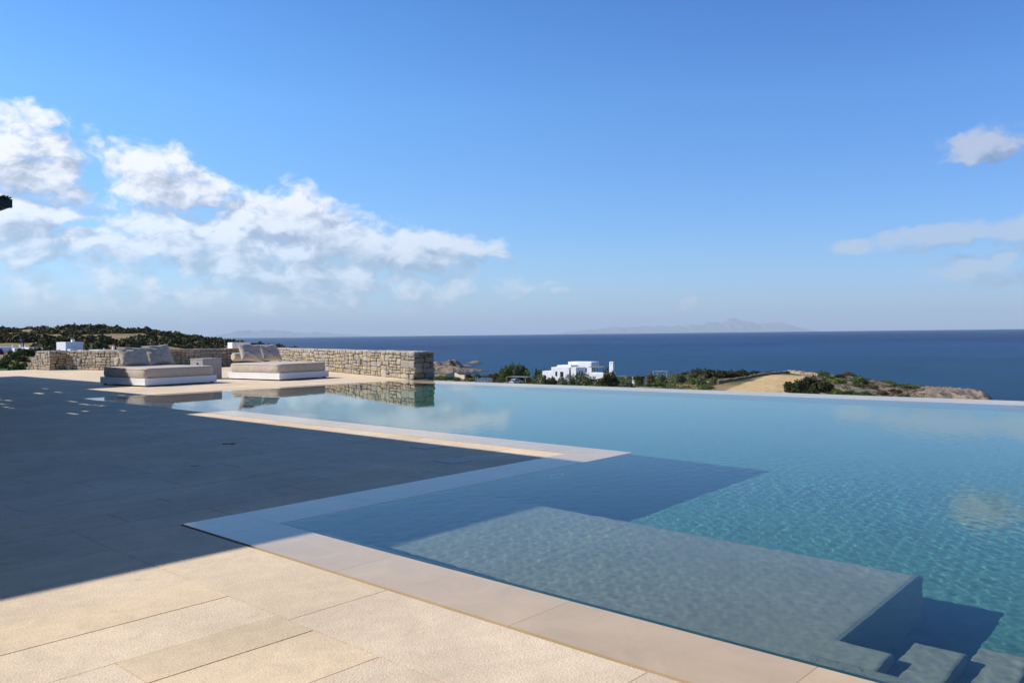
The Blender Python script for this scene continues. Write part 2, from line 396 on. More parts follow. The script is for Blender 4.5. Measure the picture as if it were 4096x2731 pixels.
# basin: floor and walls under the coping
b = MB()
ix0, ixn, iy1 = 3.83, 8.87, 6.14      # wall faces sit back under the coping lip
def ixR(y): return xR(y) - 1.12
b.add([(ix0, YB, DEEP), (ixR(YB), YB, DEEP), (ixR(iy1), iy1, DEEP), (ix0, iy1, DEEP)], [(0, 1, 2, 3)])
b.add([(ixn, iy1, DEEP), (ixR(iy1), iy1, DEEP), (ixR(22), 22.0, DEEP), (ixn, 22.3, DEEP)], [(0, 1, 2, 3)])
ZC = -.05
for p, q in (((ix0, YB), (ix0, iy1)), ((ix0, iy1), (ixn, iy1)), ((ixn, iy1), (ixn, 22.3)), ((ixn, 22.3), (ixR(22), 22.0)), ((ixR(22), 22.0), (ixR(YB), YB)), ((ixR(YB), YB), (ix0, YB))):
    b.add([(p[0], p[1], DEEP), (q[0], q[1], DEEP), (q[0], q[1], ZC), (p[0], p[1], ZC)], [(0, 1, 2, 3)])
basin = tag(b.build('pool_basin', MT['basin']), kind='structure'); basin.cycles.is_caustics_receiver = True
# underwater bench and steps
b = MB()
def rslab(mb, x0, x1, y0, y1, z0, z1, r=.06):
    # block with softly rounded top edge on the +x and -y sides
    pts = [(0, 0), (r * .3, -r * .05), (r * .7, -r * .3), (r * .95, -r * .7), (r, -r)]
    v = []; n = len(pts)
    for o_, dz_ in pts: v += [(x0, y1, z1 + dz_), (x0, y0 - o_ + r, z1 + dz_), (x1 + o_ - r, y0 - o_ + r, z1 + dz_), (x1 + o_ - r, y1, z1 + dz_)]
    v += [(x0, y1, z0), (x0, y0, z0), (x1, y0, z0), (x1, y1, z0)]
    f = [(0, 1, 2, 3)]
    for k in range(n):
        for j in (0, 1, 2): f.append((k * 4 + j, k * 4 + 4 + j, k * 4 + 5 + j, k * 4 + 1 + j))
    mb.add(v, f, (1, 1, 1))
rslab(b, ix0 + .002, 6.2, 1.78, iy1 - .002, DEEP, -.60)
rslab(b, ix0 + .001, 4.72, 1.50, 2.0, DEEP, -.6015, .03)
bench = tag(b.build('pool_bench', MT['bench']), kind='structure'); bench.cycles.is_caustics_receiver = True
b = MB()
for k in range(1, 6):
    rslab(b, ix0 + .002, 4.80 + .30 * k, 1.50 - .27 * k, 1.499 - .27 * (k - 1), DEEP, -.60 - .15 * k, .03)
rslab(b, ix0 + .003, 4.02, YB + .01, 1.66, -1.4, -.14, .03)
steps = tag(b.build('pool_steps', MT['bench']), kind='structure'); steps.cycles.is_caustics_receiver = True

# coping slabs, a few millimetres under the overflowing water
rng = random.Random(4)
b = MB(); ZT = 0.0
def cslab(pts):
    k = rng.uniform(.92, 1.06); w = rng.uniform(-.03, .03)
    cx = sum(p[0] for p in pts) / 4; cyy = sum(p[1] for p in pts) / 4
    q = []
    for (x, y) in pts:
        d = math.hypot(x - cx, y - cyy); q.append((x + (cx - x) / d * .0014, y + (cyy - y) / d * .0014))
    poly_prism(b, q, ZT - .045, ZT, (k, k * (1 - w * .5), k * (1 - w)))
y = 6.06
yy = [6.06, 4.54, 2.98, 1.53, -.02, -1.6, -3.1, -4.7, -6.2, -7.8, YB]
for a_, c_ in zip(yy, yy[1:]): cslab([(3.22, c_), (3.75, c_), (3.75, a_), (3.22, a_)])
cslab([(3.22, 6.06), (3.75, 6.06), (3.75, 6.68), (3.22, 6.68)])
xx = [3.75, 5.25, 6.8, 8.37]
for a_, c_ in zip(xx, xx[1:]): cslab([(a_, 6.06), (c_, 6.06), (c_, 6.68), (a_, 6.68)])
cslab([(8.37, 6.06), (8.95, 6.06), (8.95, 6.68), (8.37, 6.68)])
ys_ = list(np.arange(6.68, 22.2, 1.55)) + [22.25]
for a_, c_ in zip(ys_, ys_[1:]): cslab([(8.37, a_), (8.95, a_), (8.95, c_), (8.37, c_)])
xs_ = [8.37] + list(np.arange(9.9, 17.8, 1.55)) + [18.9]
for a_, c_ in zip(xs_, xs_[1:]): cslab([(a_, yT(a_) - .6), (c_, yT(c_) - .6), (c_, yT(c_)), (a_, yT(a_))])
ys_ = list(np.arange(YB, 21.0, 1.55)) + [21.6]
for a_, c_ in zip(ys_, ys_[1:]): cslab([(xR(a_) - 1.18, a_), (xR(a_), a_), (xR(c_), c_), (xR(c_) - 1.18, c_)])
coping = tag(b.build('pool_coping', MT['coping']), kind='structure'); coping.cycles.is_caustics_receiver = True
# retaining wall under the overflow edge and around
b = MB()
b.add([(xR(YB) - .01, YB, -8), (xR(22) - .01, 22, -8), (xR(22) - .01, 22, -.08), (xR(YB) - .01, YB, -.08)], [(0, 1, 2, 3)])
b.add([(xR(YB) - 1.12, YB, -8), (xR(22) - 1.12, 22, -8), (xR(22) - 1.12, 22, -.08), (xR(YB) - 1.12, YB, -.08)], [(0, 1, 2, 3)])
b.add([(xR(YB) - .01, YB, -.08), (xR(22) - .01, 22, -.08), (xR(22) - 1.12, 22, -.08), (xR(YB) - 1.12, YB, -.08)], [(0, 1, 2, 3)])
tag(b.build('overflow_retaining_wall', MT['concrete']), kind='structure')

# water surface with real ripples
def axis(segs):
    out = []
    for a_, c_, n in segs: out += list(np.linspace(a_, c_, n, endpoint=False))
    out.append(segs[-1][1]); return np.array(out)
X0, XN, Y1 = 3.742, 8.942, 6.068
sx = axis([(0, 5.2, 300), (5.2, 9.5, 260), (9.5, 16.0, 190)])          # warped beyond the notch to follow the overflow edge
ty = axis([(YB, -1.0, 150), (-1.0, 1.0, 140), (1.0, Y1, 380), (Y1, 12, 240), (12, 23.0, 230)])
SX, TY = np.meshgrid(sx, ty)
U = np.clip((SX - 5.2) / (16.0 - 5.2), 0, 1)
Xg = np.where(SX <= 5.2, X0 + SX, XN + U * (xR(TY) - 1.17 - XN))
top = np.clip((TY - 12) / 11.0, 0, 1)
Yg = np.where(TY > 12, 12 + top * (yT(Xg) - .595 - 12), TY)
rg = np.random.default_rng(7)
Z = np.zeros_like(Xg)
ampm = .45 + .9 * np.clip(fbm(Xg * .45, Yg * .45, 3, 5) * 1.6 - .35, 0, 1)
for i in range(46):
    lam = float(np.exp(rg.uniform(np.log(.045), np.log(.28)))); k = 2 * math.pi / lam
    th = rg.normal(-.9, 1.1); ph = rg.uniform(0, 6.28)
    ph2 = 2.2 * fbm(Xg * .8 + i, Yg * .8 - i, 2, i + 20)
    Z += (.0026 * lam ** .9 / 7.0) * np.sin(k * (Xg * math.cos(th) + Yg * math.sin(th)) + ph + ph2)
calm = np.clip((24 - np.hypot(Xg, Yg)) / 16, .22, 1)
Z = Z * ampm * .85 * calm - .0015
ny, nx = Xg.shape
idx = np.arange(ny * nx).reshape(ny, nx)
jy = int(np.argmin(np.abs(ty - Y1))); jx = 300
F1 = np.stack([idx[:-1, :-1], idx[:-1, 1:], idx[1:, 1:], idx[1:, :-1]], -1)
keep = np.ones(F1.shape[:2], bool); keep[jy:, :jx] = False
F1 = F1[keep]
used = np.unique(F1); remap = -np.ones(ny * nx, np.int64); remap[used] = np.arange(len(used))
Vw = np.stack([Xg, Yg, Z], -1).reshape(-1, 3)[used]
water = np_mesh('pool_water', Vw, remap[F1], MT['water'])
tag(water, kind='structure'); water.cycles.is_caustics_caster = True

# ------------------------------------------------------------------ deck of limestone slabs
def clip(poly, a, b_, c):     # keep a*x+b*y<=c
    out = []
    for i in range(len(poly)):
        p, q = poly[i], poly[(i + 1) % len(poly)]; dp = a * p[0] + b_ * p[1] - c; dq = a * q[0] + b_ * q[1] - c
        if dp <= 0: out.append(p)
        if (dp < 0) != (dq < 0) and dp != dq:
            t = dp / (dp - dq); out.append((p[0] + (q[0] - p[0]) * t, p[1] + (q[1] - p[1]) * t))
    return out
b = MB(); rng = random.Random(11)
def slab(x0, x1, y0, y1, planes=(), col=None):
    g = .003
    poly = [(x0 + g, y0 + g), (x1 - g, y0 + g), (x1 - g, y1 - g), (x0 + g, y1 - g)]
    for pl in planes:
        poly = clip(poly, *pl)
        if len(poly) < 3: return
    if col is None:
        k = rng.choice([1, 1, 1, 1, .98, 1.02, .97, .95]) * rng.uniform(.975, 1.02); w = rng.uniform(-.04, .045)
        col = (k * (1 - w * .4), k, k * (1 + w))
    dz = rng.uniform(-.0012, .0012)
    n = len(poly); v = [(x, y, dz) for x, y in poly] + [(x, y, -.02) for x, y in poly]
    b.add(v, [tuple(range(n))] + [(i, n + i, n + (i + 1) % n, (i + 1) % n) for i in range(n)], col)
rows = [3.17, 3.72, 4.07, 4.6, 5.06, 5.68, 6.28, 6.68]
ylist = [3.17]
while ylist[0] > -9: ylist.insert(0, ylist[0] - rng.choice([.35, .45, .5, .55, .6]))
ylist += rows[1:]
wallplane = (.956, -.293, .956 * 19.04 - .293 * 21.97)
for y0, y1 in zip(ylist, ylist[1:]):
    x = -14 - rng.uniform(0, 1); xs_ = [x]
    while x < 2.5 - 1.9: x += rng.uniform(.9, 1.75); xs_.append(x)
    xs_.append(2.5)
    if abs(y0 - 3.72) < .01: xs_ = [-15, -13.2, -11.5, -9.8, -8.2, -6.6, -5, -3.4, -1.8, -.2, 1.62, 2.5]
    for a_, c_ in zip(xs_, xs_[1:]):
        slab(a_, c_, y0, y1, col=(.93, .92, .89) if (abs(y0 - 3.72) < .01 and abs(c_ - 2.5) < .01) else None)
yb = [-9, -7.3, -5.4, -3.6, -1.7, .2, 2.09, 3.96, 5.62, 6.68]
for a_, c_ in zip(yb, yb[1:]): slab(2.5, 3.19, a_, c_)
y = 6.68
while y < 47.2:
    y1 = min(y + rng.choice([.38, .45, .5, .6, .62]), 47.2); 
    if y < 23.2 and y1 > 21.5: y1 = min(y1, 23.2)
    x = -14 - rng.uniform(0, 1)
    far = y > 21.4
    xend = 8.34 if not far else 30
    while x < xend - .01:
        x1 = x + rng.uniform(.9, 1.8)
        if xend - x1 < .6: x1 = xend
        if far:
            # beyond the pool's far side, up to the wall
            if y1 < 46 and x > 8.34 or True:
                pl = [wallplane]
                if x1 <= 8.34: slab(x, x1, y, y1, pl)
                elif x >= 8.34: slab(x, x1, y, y1, pl + [(-.06, -1, -(22.87 + .06 * 8.4))])
                else:
                    slab(x, 8.34, y, y1, pl); slab(8.34, x1, y, y1, pl + [(-.06, -1, -(22.87 + .06 * 8.4))])
        else: slab(x, x1, y, y1)
        x = x1
    y = y1
deck = tag(b.build('deck', MT['paving']), kind='structure')
b = MB()
poly_prism(b, [(-15, -9), (3.17, -9), (3.17, 6.66), (-15, 6.66)], -.4, -.008)
poly_prism(b, [(-15, 6.66), (8.32, 6.66), (8.32, 22.9), (-15, 22.9)], -.4, -.008)
poly_prism(b, [(-15, 22.9), (8.32, 22.9), (19.2, 22.28), (26.8, 47.15), (-15, 47.15)], -.4, -.008)
tag(b.build('deck_bed', pbr('joint_sand', (.22, .17, .11), .95, .2, 20)), kind='structure')

# ------------------------------------------------------------------ dry-stone wall
STONE_COL = [(.42, .375, .30), (.38, .345, .285), (.46, .41, .32), (.45, .385, .28), (.47, .375, .24), (.33, .30, .26), (.41, .385, .335), (.50, .455, .365), (.43, .38, .29), (.44, .33, .20), (.38, .35, .30), (.46, .41, .33)]
def stone_face(mb, p0, p1, z0, ztop, seed, slope0=0):
    rg_ = random.Random(seed); p0 = Vector((*p0, 0)); p1 = Vector((*p1, 0)); L = (p1 - p0).length; d = (p1 - p0) / L; n = Vector((d.y, -d.x, 0))
    rects = []
    def split(x0, x1, y0, y1):
        w, h = x1 - x0, y1 - y0
        if h > .30 or (h > .19 and rg_.random() < .45):
            t = rg_.uniform(.35, .65); split(x0, x1, y0, y0 + h * t); split(x0, x1, y0 + h * t, y1); return
        if w > .72 or (w > .38 and w / h > rg_.uniform(1.7, 3.4)):
            t = rg_.uniform(.3, .7); split(x0, x0 + w * t, y0, y1); split(x0 + w * t, x1, y0, y1); return
        rects.append((x0, x1, y0, y1))
    x = 0
    while x < L - .01:
        w = min(rg_.uniform(.8, 1.5), L - x)
        if L - x - w < .3: w = L - x
        # two or three storeys of stones of uneven height per block so that courses do not run through
        ys = [z0]
        while ys[-1] < ztop - .01: ys.append(min(ztop, ys[-1] + rg_.uniform(.17, .40)))
        if ztop - ys[-2] < .08 and len(ys) > 2: ys.pop(-2)
        for a_, c_ in zip(ys, ys[1:]): split(x, x + w, a_, c_)
        x += w
    for (x0, x1, y0, y1) in rects:
        if slope0:
            lim = (x0 + x1) / 2 / slope0 * ztop
            if lim < y0 + .05: continue
            y1 = min(y1, max(lim, y0 + .06))
        g = rg_.uniform(.006, .014); x0 += g; x1 -= g; y0 += g; y1 -= g
        if x1 - x0 < .03 or y1 - y0 < .02: continue
        pr = rg_.uniform(.02, .05); c = rg_.choice(STONE_COL); k = rg_.uniform(.85, 1.12); c = (c[0] * k * .80, c[1] * k * .76, c[2] * k * .70)
        w, h = x1 - x0, y1 - y0; jx, jy_ = min(.03, w * .1), min(.02, h * .14)
        cor = {(i, j): (rg_.uniform(-jx, jx), rg_.uniform(-jy_, jy_)) for i in (0, 3) for j in (0, 3)}
        v = []; f = []
        for j in range(4):
            for i in range(4):
                u, t = (0, .14, .86, 1)[i], (0, .2, .8, 1)[j]
                ox = sum(cor[(a_, c_)][0] * (u if a_ else 1 - u) * (t if c_ else 1 - t) for a_ in (0, 3) for c_ in (0, 3))
                oy = sum(cor[(a_, c_)][1] * (u if a_ else 1 - u) * (t if c_ else 1 - t) for a_ in (0, 3) for c_ in (0, 3))
                edge = (i in (0, 3)) + (j in (0, 3))
                dep = pr - (.018 if edge == 1 else .034 if edge == 2 else rg_.uniform(-.008, .010))
                s_ = .012 if edge == 2 else 0
                X = x0 + u * w + ox + (s_ if i == 0 else -s_ if i == 3 else 0); Y = y0 + t * h + oy + (s_ if j == 0 else -s_ if j == 3 else 0)
                zmax = 1e9
                v.append(p0 + d * X + n * dep + Vector((0, 0, Y)))
        for j in range(3):
            for i in range(3): q = j * 4 + i; f.append((q, q + 1, q + 5, q + 4))
        ring = [0, 1, 2, 3, 7, 11, 15, 14, 13, 12, 8, 4]; b0 = len(v)
        v += [v[q] - n * (pr + .03) for q in ring]
        for q in range(12): f.append((ring[(q + 1) % 12], ring[q], b0 + q, b0 + (q + 1) % 12))
        mb.add(v, f, c)
WZ = .97
wall = empty('stone_wall', (19.04, 21.97, 0))
tag(wall, 'zigzag dry stone wall of grey and ochre blocks along the far end of the terrace', 'wall')
sm, jm, cm = MB(), MB(), MB()
def P2(x, y): return (x - 19.04, y - 21.97)
Wp = dict(C=(19.04, 21.97), R=(19.76, 21.75), E1=(24.4, 40.8), E2=(16.9, 41.4), T3=(15.85, 44.9), G4=(15.05, 45.15), F4=(16.3, 45.0), H5=(14.85, 47.9), A=(22.2, 32.6))
for k in list(Wp): Wp[k] = P2(*Wp[k])
stone_face(sm, Wp['E1'], Wp['C'], 0, WZ, 1)
stone_face(sm, Wp['C'], Wp['R'], -.35, WZ, 2)
stone_face(sm, Wp['E2'], Wp['E1'], 0, WZ, 3)
stone_face(sm, Wp['T3'], Wp['E2'], 0, WZ, 4)
stone_face(sm, Wp['G4'], Wp['T3'], 0, WZ, 5)
stone_face(sm, Wp['H5'], Wp['G4'], 0, WZ, 6, 1.25)
def core(p, q, th, z0, z1, mb=jm):
    p = Vector((*p, 0)); q = Vector((*q, 0)); d = (q - p).normalized(); n = Vector((d.y, -d.x, 0))
    a_, b2, c_, d_ = p - n * .004, q - n * .004, q - n * th, p - n * th
    v = [(t.x, t.y, z0) for t in (a_, b2, c_, d_)] + [(t.x, t.y, z1) for t in (a_, b2, c_, d_)]
    mb.add(v, [(3, 2, 1, 0), (4, 5, 6, 7), (0, 1, 5, 4), (1, 2, 6, 5), (2, 3, 7, 6), (3, 0, 4, 7)])
core(Wp['E1'], Wp['C'], .72, -.5, WZ - .03); core(Wp['E2'], Wp['E1'], .7, -.5, WZ - .031)
core(Wp['T3'], Wp['E2'], .7, -.5, WZ - .032); S5 = (Wp['H5'][0] + (Wp['G4'][0] - Wp['H5'][0]) * .45, Wp['H5'][1] + (Wp['G4'][1] - Wp['H5'][1]) * .45)
core(S5, Wp['G4'], .8, -.5, WZ - .033)
_p = [Vector((*q, 0)) for q in (Wp['H5'], S5)]; _d = (_p[1] - _p[0]).normalized(); _n = Vector((_d.y, -_d.x, 0)); _v = []
for off in (-.004, -.8):
    a_, c_ = _p[0] + _n * off, _p[1] + _n * off; _v += [(a_.x, a_.y, -.5), (c_.x, c_.y, -.5), (c_.x, c_.y, WZ - .035), (a_.x, a_.y, .02)]
jm.add(_v, [(0, 1, 2, 3), (7, 6, 5, 4), (0, 3, 7, 4), (3, 2, 6, 7)])
# flat cap stones
def caps(p, q, th, seed):
    rg_ = random.Random(seed); p = Vector((*p, 0)); q = Vector((*q, 0)); L = (q - p).length; d = (q - p) / L; n = Vector((d.y, -d.x, 0)); x = 0
    while x < L - .05:
        w = min(rg_.uniform(.3, .8), L - x); y = 0
        while y < th - .02:
            dd = min(rg_.uniform(.25, .5), th - y); 
            if th - y - dd < .1: dd = th - y
            k = rg_.uniform(.85, 1.1); c = rg_.choice(STONE_COL); c = tuple((t * .6 + .18) * k for t in c); z = WZ - .03 + rg_.uniform(.025, .045)
            a_ = .008; P_ = [p + d * (x + a_) - n * (y + a_ - .03), p + d * (x + w - a_) - n * (y + a_ - .03), p + d * (x + w - a_) - n * (y + dd - a_), p + d * (x + a_) - n * (y + dd - a_)]
            poly_prism(cm, [(t.x + rg_.uniform(-.006, .006), t.y + rg_.uniform(-.006, .006)) for t in P_], WZ - .03, z, c)
            y += dd
        x += w
caps(Wp['E1'], Wp['C'], .72, 21); caps(Wp['E2'], Wp['E1'], .7, 22); caps(Wp['T3'], Wp['E2'], .7, 23); caps(S5, Wp['G4'], .8, 24)
sm.build('stonework', MT['stone'], wall); jm.build('wall_core', MT['joint'], wall); cm.build('cap_stones', MT['stone'], wall)
# wall lamps let into the stonework
def wall_lamp(px, py, depth, label, tall):
    o = empty('wall_lamp', at(px, py, depth), math.atan2(8.7, 2.66) + math.pi / 2)
    tag(o, label, 'lamp')
    m = MB(); m.box(-.09, .09, -.08, .03, -tall, tall, bev=.01); m.build('lamp_housing', MT['metalgrey'], o)
    m = MB(); m.box(-.07, .07, .03, .035, -tall * .3, tall * .6); m.build('lamp_glass', MT['roofgrey'], o)
def on_wall(p, q, t, z):
    x = Wp[p][0] + (Wp[q][0] - Wp[p][0]) * t + 19.04; y = Wp[p][1] + (Wp[q][1] - Wp[p][1]) * t + 21.97; return x, y, z
def lamp_at(p, q, t, z, tall, label):
    x, y, z = on_wall(p, q, t, z); d = Vector((Wp[q][0] - Wp[p][0], Wp[q][1] - Wp[p][1], 0)).normalized(); n = Vector((d.y, -d.x, 0))
    o = empty('wall_lamp', Vector((x, y, z)) + n * .055, math.atan2(d.y, d.x)); tag(o, label, 'lamp')
    m = MB(); m.box(-.09, .09, -.03, .06, -tall, tall, bev=.008); m.build('lamp_housing', MT['metalgrey'], o)
    m = MB(); m.box(-.07, .07, -.036, -.029, -tall * .8, -tall * .1); m.build('lamp_glass', MT['roofgrey'], o)
lamp_at('E1', 'C', .742, .52, .13, 'small grey box lamp set into the stone wall right of the right daybed')
lamp_at('T3', 'E2', .22, .42, .12, 'small grey box lamp set into the sunlit stone wall left of the left daybed')
b = MB(); b.box(-.5, .5, -.3, .3, 0, .32, bev=.01)
pl_ = b.build('planter_box', MT['white']); p_ = at(239, 349.5, 44.5); pl_.location = (p_.x, p_.y, WZ - .0); pl_.rotation_euler = (0, 0, R(-5)); pl_.location.z = WZ - .01
tag(pl_, 'white box standing on the stone wall behind the right daybed', 'box')

# ------------------------------------------------------------------ daybeds
def cushion_mesh(name, w, h, th, mat, seed):
    n = 44; rg_ = np.random.default_rng(seed); u = np.linspace(-1, 1, n); Ug, Vg = np.meshgrid(u, u); V_ = []; 
    prof = np.clip((1 - np.abs(Ug) ** 2.6) * (1 - np.abs(Vg) ** 2.6), 0, 1) ** .5
    pin = 1 - .13 * (1 - Vg ** 2) ** 1 * np.abs(Ug) ** 4; pin2 = 1 - .15 * (1 - Ug ** 2) * np.abs(Vg) ** 4
    X = Ug * w / 2 * pin; Zz = Vg * h / 2 * pin2
    wr = (fbm(Ug * 2.2 + seed, Vg * 2.2, 4, seed) - .5) * .22 + .035 * np.sin(9 * (Ug * .7 + Vg) + 4 * fbm(Ug * 1.5, Vg * 1.5, 2, seed + 3))
    f_ = -(prof * th / 2) * (1 + wr * 2.2); k_ = (prof * th / 2)
    A = np.stack([X, f_, Zz], -1).reshape(-1, 3); B = np.stack([X, k_, Zz], -1).reshape(-1, 3)
    i = np.arange(n * n).reshape(n, n); Fq = np.stack([i[:-1, :-1], i[:-1, 1:], i[1:, 1:], i[1:, :-1]], -1).reshape(-1, 4)
    return np.vstack([A, B]), np.vstack([Fq, Fq[:, ::-1] + n * n])
def soft_box(w, l, z0, z1, r, seed, nx=40, ny=40, sag=.012):
    # rounded mattress with slightly wavy sides
    mb_v = []; rings = []
    m = 56
    def rr(i, z, amp):
        pts = []
        for k in range(m):
            t = 2 * math.pi * (k + .5) / m; c_, s_ = math.cos(t), math.sin(t); e = .16
            x = math.copysign(abs(c_) ** e, c_) * (w / 2 - i); y_ = math.copysign(abs(s_) ** e, s_) * (l / 2 - i)
            o_ = amp * (fbm(np.array(x * 1.7 + seed), np.array(y_ * 1.7 + z * 6), 3, seed) - .45)
            pts.append((x * (1 + o_ / w), y_ * (1 + o_ / l), z))
        return pts
    prof = [(r, z0), (r * .3, z0 + r * .3), (0, z0 + r), (-.012, (z0 + z1) / 2), (0, z1 - r), (r * .3, z1 - r * .3), (r, z1), (.3, z1 + .006), (.7, z1 + .012)]
    for i, z in prof: rings.append(rr(i, z, .05))
    V_ = [p for q in rings for p in q]; F_ = []
    for a_ in range(len(prof) - 1):
        for k in range(m): F_.append((a_ * m + k, a_ * m + (k + 1) % m, (a_ + 1) * m + (k + 1) % m, (a_ + 1) * m + k))
    F_.append(tuple(range((len(prof) - 1) * m, len(prof) * m))); F_.append(tuple(range(m - 1, -1, -1)))
    return V_, F_
def daybed(F, th, w, l, label, ties, seed):
    c, s = math.cos(R(th)), math.sin(R(th))
    o = empty('daybed', (F[0] + (w * c - l * s) / 2, F[1] + (w * s + l * c) / 2, 0), R(th)); tag(o, label, 'daybed', 'white daybeds beside the pool')
    m = MB(); m.box(-w / 2, w / 2, -l / 2, l / 2, .045, .27, bev=.006); m.build('frame', MT['white'], o)
    for sx_ in (-1, 1):
        for sy_ in (-1, 1):
            m = MB(); x, y = sx_ * (w / 2 - .12), sy_ * (l / 2 - .12); m.box(x - .05, x + .05, y - .05, y + .05, 0, .0451, bev=.004); m.build('foot', MT['dark'], o)
    m = MB(); V_, F_ = soft_box(w - .05, l - .05, .271, .59, .045, seed); m.add(V_, F_, smooth=True); mt = m.build('mattress', MT['mattress'], o)
    m = MB()
    for z in (.31, .55): 
        pts = [p for p in soft_box(w - .035, l - .035, z, z + .02, .0, seed)[0][:56]]; m.tube(pts + [pts[0]], .006, 5)
    m.build('piping', MT['mattress'], mt)
    if ties:
        for ty_ in ties:
            m = MB(); x = -w / 2 + .05
            m.tube([(x, ty_, .575), (x - .025, ty_ - .02, .50), (x - .02, ty_ + .02, .40), (x - .035, ty_ + .03, .30)], [.012, .02, .018, .008], 6); m.build('tie', MT['mattress'], mt)
    return o
BED1 = daybed((11.56, 26.39), 6, 2.6, 2.8, 'left white daybed with beige mattress, one end in shadow', None, 3)
BED2 = daybed((15.94, 25.61), 8, 2.32, 2.9, 'right white daybed with beige mattress, standing fully in the sun by the stone wall', (-.45, .95), 8)
def cushion(px, depth, w, h, rz, tilt, roll, label, seed):
    p = at(px, 366, depth); V_, F_ = cushion_mesh('cushion', w, h, .40, MT['cushion'], seed)
    o = np_mesh('cushion', V_, F_, MT['cushion']); o.rotation_euler = (R(-tilt), R(roll), R(rz))
    o.location = (p.x, p.y, .575 + h / 2 * math.cos(R(tilt)) + .01); tag(o, label, 'cushion', 'scatter cushions on the daybeds')
    return o
cushion(134.0, 28.6, 1.08, .78, 4, 33, 4, 'large rumpled beige cushion leaning at the left of the left daybed', 2)
cushion(158.5, 29.6, 1.05, .84, 6, 30, -3, 'large beige cushion leaning at the right of the left daybed, raised higher', 5)
cushion(251.0, 33.0, 1.02, .80, 2, 30, 5, 'large beige cushion in front on the right daybed, beside the bolster', 9)
cushion(269.5, 34.0, 1.02, .78, 8, 32, 0, 'large beige cushion at the right of the right daybed, partly behind another', 14)
def bolster(px, depth, rz, label):
    p = at(px, 364, depth); m = MB(); r = .17
    pts = [(-.5, 0, 0), (-.49, 0, 0), (-.46, 0, 0), (0, 0, 0), (.46, 0, 0), (.49, 0, 0), (.5, 0, 0)]
    m.tube([(q[0] + .5, q[1], q[2]) for q in pts], [r * .6, r * .85, r, r * 1.01, r, r * .85, r * .6], 20)
    o = m.build('bolster', MT['mattress']); o.location = (p.x, p.y, .575 + r); o.rotation_euler = (0, 0, R(rz)); tag(o, label, 'bolster', 'bolsters on the daybeds'); return o
bolster(115.8, 28.9, 6, 'round beige bolster behind the cushions of the left daybed')
bolster(233.0, 34.0, 8, 'round beige bolster behind the cushions of the right daybed')
# side table: concrete cube with an oval handle hole
def side_table():
    p = at(203, 381, 30.6); o = empty('side_table', (p.x, p.y, 0), R(6)); tag(o, 'grey concrete cube table with a hand hole between the two daybeds', 'side table')
    w = .80; m = MB()
    # left face (-x) with a hole: ring of quads round an ellipse
    n = 24; hole = [(0, .42 * w + .06 * math.cos(2 * math.pi * k / n) * 1.15, .58 + .045 * math.sin(2 * math.pi * k / n)) for k in range(n)]
    outer = []
    for k in range(n):
        t = 2 * math.pi * (k + .0) / n; c_, s_ = math.cos(t), math.sin(t); q = 1 / max(abs(c_), abs(s_))
        yy_ = w / 2 + c_ * q * w / 2; zz_ = .37 + s_ * q * .37; outer.append((0, yy_, zz_))
    v = hole + outer; m.add(v, [(k, (k + 1) % n, n + (k + 1) % n, n + k) for k in range(n)])
    inn = [(.07, y_, z_) for _, y_, z_ in hole]; m.add(hole + inn, [(k, n + k, n + (k + 1) % n, (k + 1) % n) for k in range(n)])
    m.add([(w, 0, 0), (w, w, 0), (w, w, .74), (w, 0, .74)], [(0, 1, 2, 3)])
    m.add([(0, 0, 0), (w, 0, 0), (w, 0, .74), (0, 0, .74)], [(0, 1, 2, 3)])
    m.add([(0, w, 0), (w, w, 0), (w, w, .74), (0, w, .74)], [(3, 2, 1, 0)])
    m.build('side_panels', MT['concrete'], o)
    m = MB(); m.box(-.012, w + .012, -.012, w + .012, .742, .775, bev=.004); m.build('table_top', MT['concrete'], o)
    m = MB(); m.box(.075, .08, .1, w - .1, .45, .7); m.build('liner', MT['dark'], o)
side_table()

# ------------------------------------------------------------------ small things on the deck and in the pool
for (x, y, lab) in ((7.67, 8.61, 'square grey access cover in the shaded paving, the farther of two'), (7.01, 7.4, 'square grey access cover in the shaded paving, the nearer of two')):
    o = empty('access_cover', (x, y, 0)); tag(o, lab, 'cover', 'access covers in the paving')
    m = MB(); m.box(-.15, .15, -.15, .15, .0015, .006, bev=.002); m.build('lid', MT['cover'], o)
    m = MB()
    for a_ in ((-.17, .17, -.17, -.155), (-.17, .17, .155, .17), (-.17, -.155, -.155, .155), (.155, .17, -.155, .155)): m.box(*a_, .0015, .005)
    m.build('rim', MT['metalgrey'], o)
def twig(px, py, sc, label, seed):
    d = 1.55 * 826 / (py - (341.3 - .01403 * px)); p = at(px, py, d); rg_ = random.Random(seed)
    m = MB(); pts = [(-.16, 0, .01), (-.06, .02, .018), (.04, 0, .012), (.12, .03, .03), (.2, .02, .012)]; m.tube(pts, [.004, .006, .006, .004, .002], 5)
    m.tube([(-.06, .02, .018), (-.1, .07, .03), (-.12, .1, .02)], [.004, .003, .001], 5)
    for _ in range(7):
        x, y = rg_.uniform(-.15, .15), rg_.uniform(-.03, .08); a_ = rg_.uniform(0, 6.28); c_, s_ = math.cos(a_) * .035, math.sin(a_) * .035
        m.add([(x - c_, y - s_, .006), (x - s_ * .3, y + c_ * .3, .022), (x + c_, y + s_, .012), (x + s_ * .3, y - c_ * .3, .004)], [(0, 1, 2, 3)])
    o = m.build('dry_twig', MT['brown']); o.location = (p.x, p.y, 0); o.scale = (sc,) * 3; o.rotation_euler = (0, 0, R(-40)); tag(o, label, 'twig')
twig(229, 445, .6, 'dark dry leaf and twig lying on the shaded paving', 1)
twig(194, 467, .3, 'small curled dry leaf lying on the shaded paving nearer the camera', 2)
